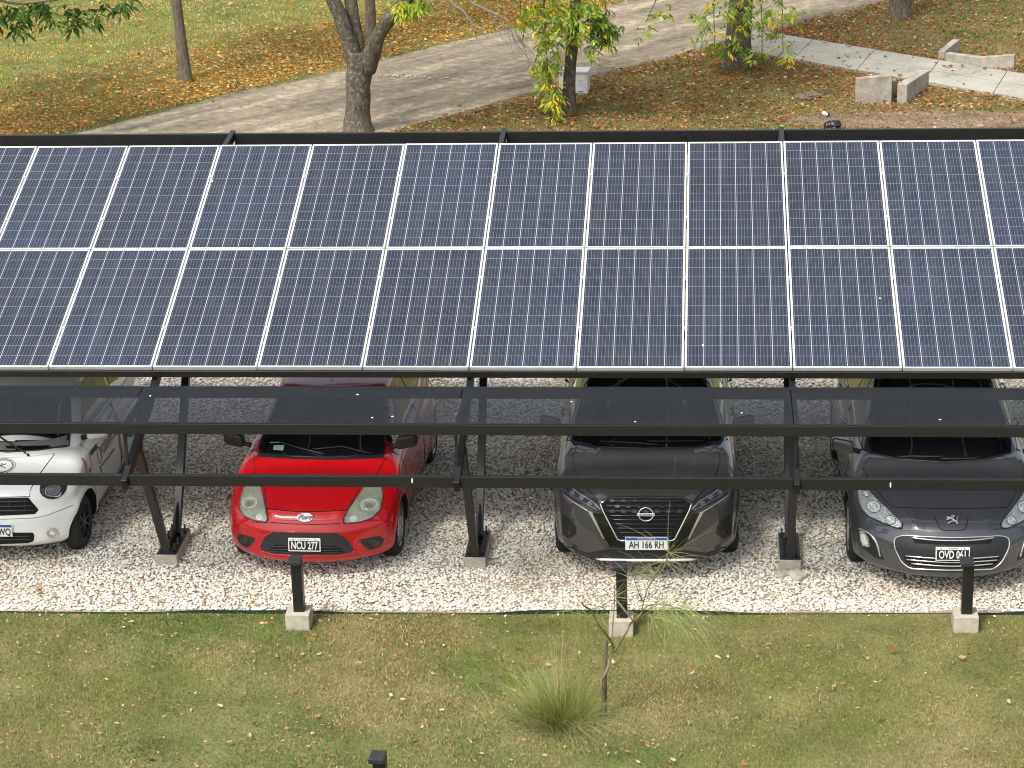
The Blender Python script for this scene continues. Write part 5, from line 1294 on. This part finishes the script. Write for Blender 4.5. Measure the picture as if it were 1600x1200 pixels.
def tree(base, trunk, rad, label, m, group=None, centre=None, crad=(2.6, 2.6, 2.0), extra=(), limbs=(), kind='yg', nsp=1500, low=None, lowkind=None, seed=1, lowsize=.13, zmin=3.2, darker=None):
    """trunk points are absolute; extra limbs carry the low drooping foliage"""
    rn = np.random.default_rng(seed); t = empty('tree', base, 0, label, 'tree', group); B = Vector(base)
    rel = lambda pts: [tuple(Vector(p)-B) for p in pts]
    mb = limb(rel(trunk), rad, 18, 6, .05, seed); fl = []
    for v in mb.v:                                 # root flare
        z = max(0, v[2]); k = 1+.22*math.exp(-z/.12); fl.append((v[0]*k if abs(v[2]) < .5 else v[0], v[1]*k if abs(v[2]) < .5 else v[1], v[2]))
    mb.v = fl; mb.build('trunk', m, t, True)
    for i, (pts, rd) in enumerate(limbs): limb(rel(pts), rd, 12, 5, .07, seed+i).build('limb', m, t, True)
    top = Vector(trunk[-1]); centre = centre or (top.x, top.y, 5.6)
    A, cs = blob_anchors(rn, centre, crad, nsp, zmin)
    ends = [Vector(l[0][-1]) for l in limbs if l[0][-1][2] > 3.5] or [top]
    for i, c in enumerate(cs[::2]):
        e = min(ends, key=lambda q: (q-Vector(c)).length); c = Vector(c)
        mid = e.lerp(c, .5)+Vector((0, 0, .3)); limb(rel([e, mid, c]), [.045, .03, .012], 6, 3, .05, seed+i).build('limb', m, t, True)
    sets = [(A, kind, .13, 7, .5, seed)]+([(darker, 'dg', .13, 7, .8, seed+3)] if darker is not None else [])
    if low is not None and len(low):
        low = np.asarray(low, float); sets.append((low, lowkind or kind, lowsize, 7, .45, seed+7))
    o = crown(t, sets)
    return t
def around(pts2, y, n, sp, seed, sy=.35):
    rn = np.random.default_rng(seed); p = np.array([(a, y, b) for a, b in pts2], float); p = np.repeat(p, n, 0); return p+rn.normal(0, 1, p.shape)*np.array([sp, sy, sp])

GT = 'park trees behind the carport'
# big forked tree
BSP = [(-2.74, 2.26), (-2.66, 2.18), (-2.57, 2.22), (-2.78, 2.29), (-2.5, 2.27)]
tree((-3.66, 17.73, 0), [(-3.68, 17.73, -.1), (-3.68, 17.73, .28), (-3.65, 17.73, .75), (-3.60, 17.73, 1.12), (-3.57, 17.73, 1.36)], [.235, .215, .205, .225, .24],
     'big forked tree with rough lichen-spotted bark, just behind the carport', BARK_B, GT, centre=(-3.6, 17.9, 5.6), kind='yg', nsp=1500, seed=3,
     limbs=[([(-3.66, 17.73, 1.12), (-3.78, 17.72, 1.60), (-3.90, 17.70, 2.0), (-4.18, 17.7, 2.7), (-4.7, 17.6, 3.9)], [.17, .135, .12, .11, .07]),
            ([(-3.60, 17.85, 1.15), (-3.66, 17.9, 1.62), (-3.73, 17.95, 2.1), (-3.8, 18.2, 2.9), (-3.7, 18.6, 4.2)], [.13, .12, .11, .10, .06]),
            ([(-3.50, 17.70, 1.08), (-3.26, 17.55, 1.62), (-3.03, 17.5, 1.95), (-2.84, 17.5, 2.15), (-2.55, 17.4, 2.55), (-2.0, 17.3, 3.7)], [.18, .125, .12, .115, .095, .06])],
     low=around(BSP, 17.3, 10, .06, 5, .12), lowkind='yg')
tree((-7.5, 21.7, 0), [(-7.50, 21.7, -.1), (-7.53, 21.7, .57), (-7.55, 21.7, 1.18), (-7.58, 21.7, 1.8), (-7.5, 21.7, 3.2), (-7.6, 21.6, 4.4)], [.125, .105, .095, .088, .075, .05],
     'slender tree with a straight pale trunk on the left lawn', BARK_PALE, GT, kind='g', nsp=900, seed=11, centre=(-7.6, 21.8, 5.6), crad=(2, 2, 1.6))
tree((-4.5, 25.4, 0), [(-4.51, 25.4, -.1), (-4.50, 25.4, .5), (-4.49, 25.4, 1.2), (-4.45, 25.4, 2.4), (-4.4, 25.4, 4.2)], [.115, .105, .10, .09, .05],
     'straight trunk seen through the fork of the big tree', BARK_PALE, GT, kind='g', nsp=900, seed=13, centre=(-4.4, 25.6, 5.6), crad=(2, 2, 1.6))
CSP = [(-.62,1.99),(-.46,1.88),(-.3,2.0),(-.08,1.93),(.08,1.82),(.29,1.98),(.45,1.81),(.61,1.59),(.53,1.45),(.39,1.54),(.18,1.6),(.02,1.49),(-.2,1.66),(-.39,1.6),(-.55,1.55),(-.58,1.33),(-.42,1.35),(-.23,1.27),(-.45,1.11),(-.54,1.0),(-.34,.95),(-.54,.8),(-.41,.73),(-.59,.87),(-.48,.56),(-.35,.45),(-.46,.34),(-.39,.17),(.28,1.22),(-.74,1.77),(-.84,1.99),(-.93,1.72),(-.3,1.82),(-.52,1.71),(.13,2.03),(.34,1.7),(-.09,1.76),(-.6,1.85),(-.2,2.1),(.2,2.15),(.4,2.2),(-.5,2.2)]
CG = [(.53,1.52),(.39,1.58),(.61,1.66),(.45,1.85),(.34,1.7),(.18,1.66),(.5,1.75),(.3,1.9)]
def drop(x0, z0, x1, z1, y0, y1, bow=.1): return [(x0, y0, z0), ((x0+x1)/2+bow, (y0+y1)/2, (z0+z1)/2+.12), (x1, y1, z1)]
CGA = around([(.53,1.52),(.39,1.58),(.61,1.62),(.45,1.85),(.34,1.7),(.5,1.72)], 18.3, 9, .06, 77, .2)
CL = [([(0.0, 18.8, 2.5), (-.25, 18.5, 2.9), (-.50, 18.35, 2.2), (-.50, 18.3, 1.5), (-.47, 18.3, .8), (-.42, 18.3, .2)], [.03, .022, .014, .010, .007, .004]),
      ([(0.02, 18.8, 2.6), (.3, 18.5, 2.8), (.5, 18.35, 2.1), (.55, 18.3, 1.6)], [.03, .02, .012, .006]),
      ([(0.0, 18.8, 2.8), (-.5, 18.4, 3.0), (-.85, 18.3, 2.3), (-.93, 18.3, 1.75)], [.03, .02, .012, .006])]
tree((-.15, 18.775, 0), [(-.15, 18.775, -.1), (-.14, 18.775, .56), (-.09, 18.78, 1.12), (-.04, 18.8, 1.67), (.02, 18.8, 2.5), (.05, 18.8, 3.8)], [.125, .108, .10, .095, .085, .06],
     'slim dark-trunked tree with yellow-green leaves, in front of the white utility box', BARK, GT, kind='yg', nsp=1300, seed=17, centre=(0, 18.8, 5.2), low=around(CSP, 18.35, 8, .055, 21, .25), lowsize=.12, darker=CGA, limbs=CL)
DSP = [(1.08,.88),(1.34,1.17),(1.4,1.08),(1.46,1.23),(2.04,1.23),(1.98,1.05),(2.16,1.11),(2.27,1.34),(2.62,1.28),(2.74,1.16),(2.86,1.04),(2.97,1.21),(3.2,1.27),(3.32,1.15),(3.49,1.24),(3.61,1.09),(3.78,1.15),(3.9,1.09),(2.57,.92),(2.68,.81),(2.22,.75),(2.33,.63),(2.45,.51),(2.63,.51),(2.74,.45),(2.28,.51),(3.09,.51),(3.21,.39),(3.04,.33),(3.27,.15),(3.21,.23),(3.62,.32),(3.74,.38),(3.5,.8),(3.61,.86),(3.53,.68),(3.09,.98),(2.92,.86),(3.38,.98),(2.45,1.16),(2.74,1.39),(3.43,1.38),(2.9,1.4),(3.1,1.45),(2.5,1.45)]
DL = [([(2.85, 22.4, 2.0), (2.5, 22.0, 2.2), (2.35, 21.85, 1.5), (2.35, 21.8, .6)], [.03, .02, .012, .006]), ([(2.9, 22.4, 2.1), (3.3, 22.0, 2.2), (3.55, 21.85, 1.5), (3.6, 21.8, .4)], [.03, .02, .012, .006]),
      ([(2.85, 22.4, 2.3), (2.0, 22.0, 2.4), (1.45, 21.85, 1.7), (1.10, 21.8, 1.0)], [.03, .02, .012, .006]), ([(2.9, 22.4, 2.0), (3.1, 22.0, 1.9), (3.2, 21.85, 1.2), (3.22, 21.8, .25)], [.025, .018, .010, .005])]
tree((2.80, 22.5, 0), [(2.80, 22.5, -.1), (2.79, 22.5, .42), (2.82, 22.5, .9), (2.86, 22.5, 1.5), (2.9, 22.5, 2.6), (2.9, 22.5, 4.0)], [.285, .245, .225, .20, .16, .10],
     'thick-trunked tree with drooping yellow-green leaves, between the road and the pale path', BARK, GT, kind='yg', nsp=1500, seed=19, centre=(2.9, 22.5, 5.4), low=around([p for p in DSP if p[1] > .3], 21.8, 4, .06, 23, .25), lowsize=.12, limbs=DL)
tree((6.13, 27.0, 0), [(6.13, 27.0, -.1), (6.11, 27.0, .24), (6.10, 27.0, .6), (6.05, 27.0, 1.5), (6.0, 27, 3.8)], [.245, .22, .21, .19, .12],
     'tree trunk at the top right on the far lawn beyond the pale path', BARK, GT, kind='g', nsp=1100, seed=29, centre=(6.0, 27.2, 5.6))
TSP = [(-9.41,2.12),(-9.32,2.04),(-9.2,2.14),(-9.39,2.34),(-9.12,2.33),(-8.81,2.24),(-8.85,2.33),(-8.49,2.11),(-8.38,2.16),(-8.22,2.22),(-8.11,2.16),(-8.31,2.32),(-8.53,2.31),(-7.94,2.32),(-7.83,2.36),(-7.45,2.40),(-7.4,2.36),(-8.68,2.4),(-9.5,2.2)]
tree((-11.2, 17.4, 0), [(-11.2, 17.4, -.1), (-11.15, 17.4, 1), (-11.1, 17.4, 2.2), (-11.0, 17.4, 3.6)], [.2, .17, .15, .11],
     'tree whose dark green drooping leaves hang into the top left corner', BARK, GT, kind='dg', nsp=1300, seed=37, centre=(-10.9, 17.4, 5.0), crad=(2.7, 2.2, 1.6), low=around(TSP, 17.0, 3, .05, 25, .15), lowsize=.19,
     limbs=[([(-11.1, 17.4, 2.6), (-10.3, 17.1, 2.75), (-9.3, 17.0, 2.40), (-8.6, 17.0, 2.42), (-7.9, 17.0, 2.52), (-7.3, 17.0, 2.55)], [.05, .035, .02, .014, .010, .006])])
# bare grey branch hanging from the crown of the dark-trunked tree
db = empty('hanging_dead_branch', (-1.5, 18.5, 2.8), 0, 'bare pale grey branch hanging down over the road, left of the drooping leaves', 'branch')
PALEW = mat('bare_grey_wood', (.34, .32, .28), .9, var=.2, vscale=20)
def dbr(pts, r0, r1): mb = limb([(a-(-1.5), y-18.5, b-2.8) for a, y, b in pts], [r0+(r1-r0)*i/(len(pts)-1) for i in range(len(pts))], 7, 4, .05); mb.build('twig', PALEW, db, True)
dbr([(-.9, 18.6, 3.4), (-1.6, 18.55, 2.9), (-2.07, 18.5, 2.1), (-1.92, 18.5, 1.9), (-1.80, 18.5, 1.74), (-1.74, 18.5, 1.62)], .03, .014)
dbr([(-1.76, 18.5, 1.66), (-1.60, 18.48, 1.55), (-1.50, 18.47, 1.42)], .013, .006); dbr([(-1.75, 18.5, 1.64), (-1.72, 18.5, 1.5), (-1.68, 18.52, 1.38)], .012, .006)
dbr([(-1.3, 18.6, 3.1), (-1.75, 18.52, 2.35), (-1.80, 18.5, 2.08), (-1.51, 18.5, 1.90), (-1.24, 18.5, 1.77), (-1.05, 18.5, 1.58), (-.95, 18.48, 1.36)], .028, .007)
dbr([(-1.5, 18.5, 1.9), (-1.40, 18.5, 1.72), (-1.28, 18.5, 1.5), (-1.24, 18.5, 1.36)], .010, .005)
rn_ = random.Random(9)
for i in range(16):
    x0 = rn_.uniform(-1.5, -.9); z0 = 1.95-.55*(x0+1.5)/.6+rn_.uniform(-.1, .1); p = [(x0, 18.5, z0)]
    for k in range(4): q = p[-1]; p.append((q[0]+rn_.uniform(.02, .14), q[1]+rn_.uniform(-.06, .06), q[2]-rn_.uniform(.08, .2)))
    dbr(p, .006, .002)

# ------------------------------------------------------------------ sapling, its stake and the grass tuft
sp_ = empty('sapling', (1.37, -3.0, 0), 0, 'spindly forked sapling with wispy green shoots on the front lawn', 'sapling', None)
SBARK = bark('sapling_bark', (.13, .105, .055), (.30, .25, .15)); DBARK = bark('dark_twig', (.045, .045, .025), (.10, .10, .055)); SHOOT = attr_mat('green_shoot', .6)
def sl_(pts, r0, r1, m=SBARK, name='stem'): 
    n_ = len(pts); rn = random.Random(int(pts[-1][0]*1000)); y = 0
    P_ = [(a-1.37, (i/(n_-1))*.12*math.sin(a*40), b) for i, (a, b) in enumerate(pts)]
    limb(P_, [r0+(r1-r0)*i/(n_-1) for i in range(n_)], 8, 5, .10).build(name, m, sp_, True)
sl_([(1.37, -.02), (1.37, .22), (1.36, .35), (1.41, .45), (1.44, .54), (1.47, .61)], .019, .013, SBARK, 'stem')
sl_([(1.47, .61), (1.44, .70), (1.33, .88), (1.28, .96), (1.23, 1.07), (1.21, 1.12)], .011, .005, DBARK, 'branch')
sl_([(1.45, .70), (1.455, .80), (1.47, .98), (1.48, 1.22)], .007, .003, SBARK, 'branch')
sl_([(1.47, .61), (1.57, .79), (1.61, .86), (1.67, .95), (1.75, 1.01), (1.88, 1.06), (2.03, 1.04)], .011, .004, SBARK, 'branch')
sl_([(1.63, .90), (1.56, 1.0), (1.47, 1.06), (1.37, 1.08)], .007, .003, SBARK, 'branch')
sl_([(1.70, .98), (1.73, 1.12), (1.78, 1.24), (1.88, 1.38), (1.93, 1.5), (1.98, 1.62)], .007, .003, SBARK, 'branch')
sl_([(1.71, 1.08), (1.67, 1.21), (1.62, 1.31)], .005, .002, DBARK, 'branch')
def strands(items, parent, name, m, w_=.0022):
    """thin curved green strands as narrow three-sided blades"""
    Vs = []; Fs = []; Ts = []; nb = 0
    for pts, col in items:
        k = len(pts); 
        for i, p in enumerate(pts):
            p = Vector(p); d = (Vector(pts[min(i+1, k-1)])-Vector(pts[max(i-1, 0)])).normalized(); s_ = d.cross(Vector((.3, -1, .25))).normalized(); ww = w_*(1-.75*i/(k-1))
            Vs += [tuple(p-s_*ww), tuple(p+s_*ww)]; Ts += [col, col]
        for i in range(k-1): Fs += [nb+2*i, nb+2*i+1, nb+2*i+3, nb+2*i+2]
        nb += 2*k
    o = raw_mesh(name, np.array(Vs), np.array(Fs), np.array(Ts), m, 4, None, parent=parent)
    if 'kind' in o: del o['kind']
    return o
rn_ = random.Random(4); items = []
def shoot(o, d, L_, g, col, jit=.1):
    p = Vector(o); d = Vector(d).normalized(); pts = [tuple(p)]; k = 7
    for i in range(k):
        d = (d+Vector((rn_.uniform(-jit, jit), rn_.uniform(-jit, jit), -g)))
        d.normalize(); p = p+d*(L_/k); pts.append(tuple(p))
    items.append((pts, col))
def gcol(a=(.20, .24, .07), b=(.36, .36, .15)):
    t = rn_.random(); return tuple(a[i]*(1-t)+b[i]*t for i in range(3))
for o, nn, L_ in [((.53, .05, 1.42), 15, .45), ((.56, .05, 1.5), 13, .45), ((.44, .05, 1.30), 12, .42), ((.10, .03, 1.1), 12, .3), ((.62, .05, 1.05), 12, .35), ((-.14, 0, 1.08), 6, .25), ((.25, 0, 1.28), 8, .3), ((.38, .05, 1.08), 10, .35), ((0., .03, 1.06), 8, .28)]:
    for i in range(nn):
        a = rn_.uniform(0, 6.28); e = rn_.uniform(-.3, 1.2); shoot(o, (math.cos(a)*math.cos(e), math.sin(a)*math.cos(e)*.7, math.sin(e)), L_*rn_.uniform(.5, 1.2), .08, gcol())
for i in range(150):          # hanging fronds at the right
    o = (.62+rn_.uniform(-.25, .12), rn_.uniform(-.12, .15), 1.04+rn_.uniform(-.12, .05)); shoot(o, (rn_.uniform(-.2, .9), rn_.uniform(-.4, .4), rn_.uniform(-.6, .3)), rn_.uniform(.3, .72), .16, gcol((.16, .23, .06), (.32, .34, .13)), .10)
for i in range(60):
    o = (-.02+rn_.uniform(-.30, .15), rn_.uniform(-.1, .1), 1.0+rn_.uniform(-.1, .08)); shoot(o, (rn_.uniform(-.7, .3), rn_.uniform(-.4, .4), rn_.uniform(-.4, .4)), rn_.uniform(.15, .4), .15, gcol((.14, .20, .05), (.30, .33, .12)), .08)
strands(items, sp_, 'foliage', SHOOT, .0016)
sk_ = MB(); sk_.tube([(1.385, -2.96, 0), (1.39, -2.95, .35), (1.405, -2.95, .69)], [.013, .013, .012], 7); tag(sk_.build('wooden_stake', mat('stake_wood', (.085, .052, .034), .85, var=.3), None, True), 'short dark brown stake standing beside the sapling stem', 'stake')

tf = empty('grass_tuft', (1.0, -3.12, 0), 0, 'round tuft of long wispy yellow-green grass left of the sapling', 'ornamental grass'); items = []
for i in range(1250):
    a = rn_.uniform(0, 6.28); r_ = abs(rn_.gauss(0, .19)); o = (math.cos(a)*r_, math.sin(a)*r_*.8, 0); e = rn_.uniform(.55, 1.5); a2 = a+rn_.uniform(-1.2, 1.2); L_ = rn_.uniform(.22, .58)
    low_ = e < .85; shoot(o, (math.cos(a2)*math.cos(e), math.sin(a2)*math.cos(e), math.sin(e)), L_*(.72 if low_ else 1), .14 if L_ > .5 else .1, gcol((.12, .17, .05), (.34, .32, .15)) if low_ else gcol((.13, .18, .035), (.31, .31, .09)), rn_.uniform(.05, .2))
for i in range(170):
    a = rn_.uniform(0, 6.28); o = (math.cos(a)*rn_.uniform(.05, .28), math.sin(a)*rn_.uniform(.05, .22), .02); e = rn_.uniform(.35, 1.0); shoot(o, (math.cos(a)*math.cos(e), math.sin(a)*math.cos(e), math.sin(e)), rn_.uniform(.4, .7), .20, gcol((.09, .13, .04), (.36, .31, .16)), .09)
strands(items, tf, 'blades', SHOOT, .0022); items = []
for x1, z1 in ((-.01, .70), (-.075, .92), (.06, 1.08), (.19, .92), (-.03, .80)):
    items.append(([(x1*.2, 0, .05), (x1*.4, .02, z1*.4), (x1*.8, .02, z1*.8), (x1, .02, z1)], (.42, .33, .14)))
strands(items, tf, 'seed_stalks', SHOOT, .005)
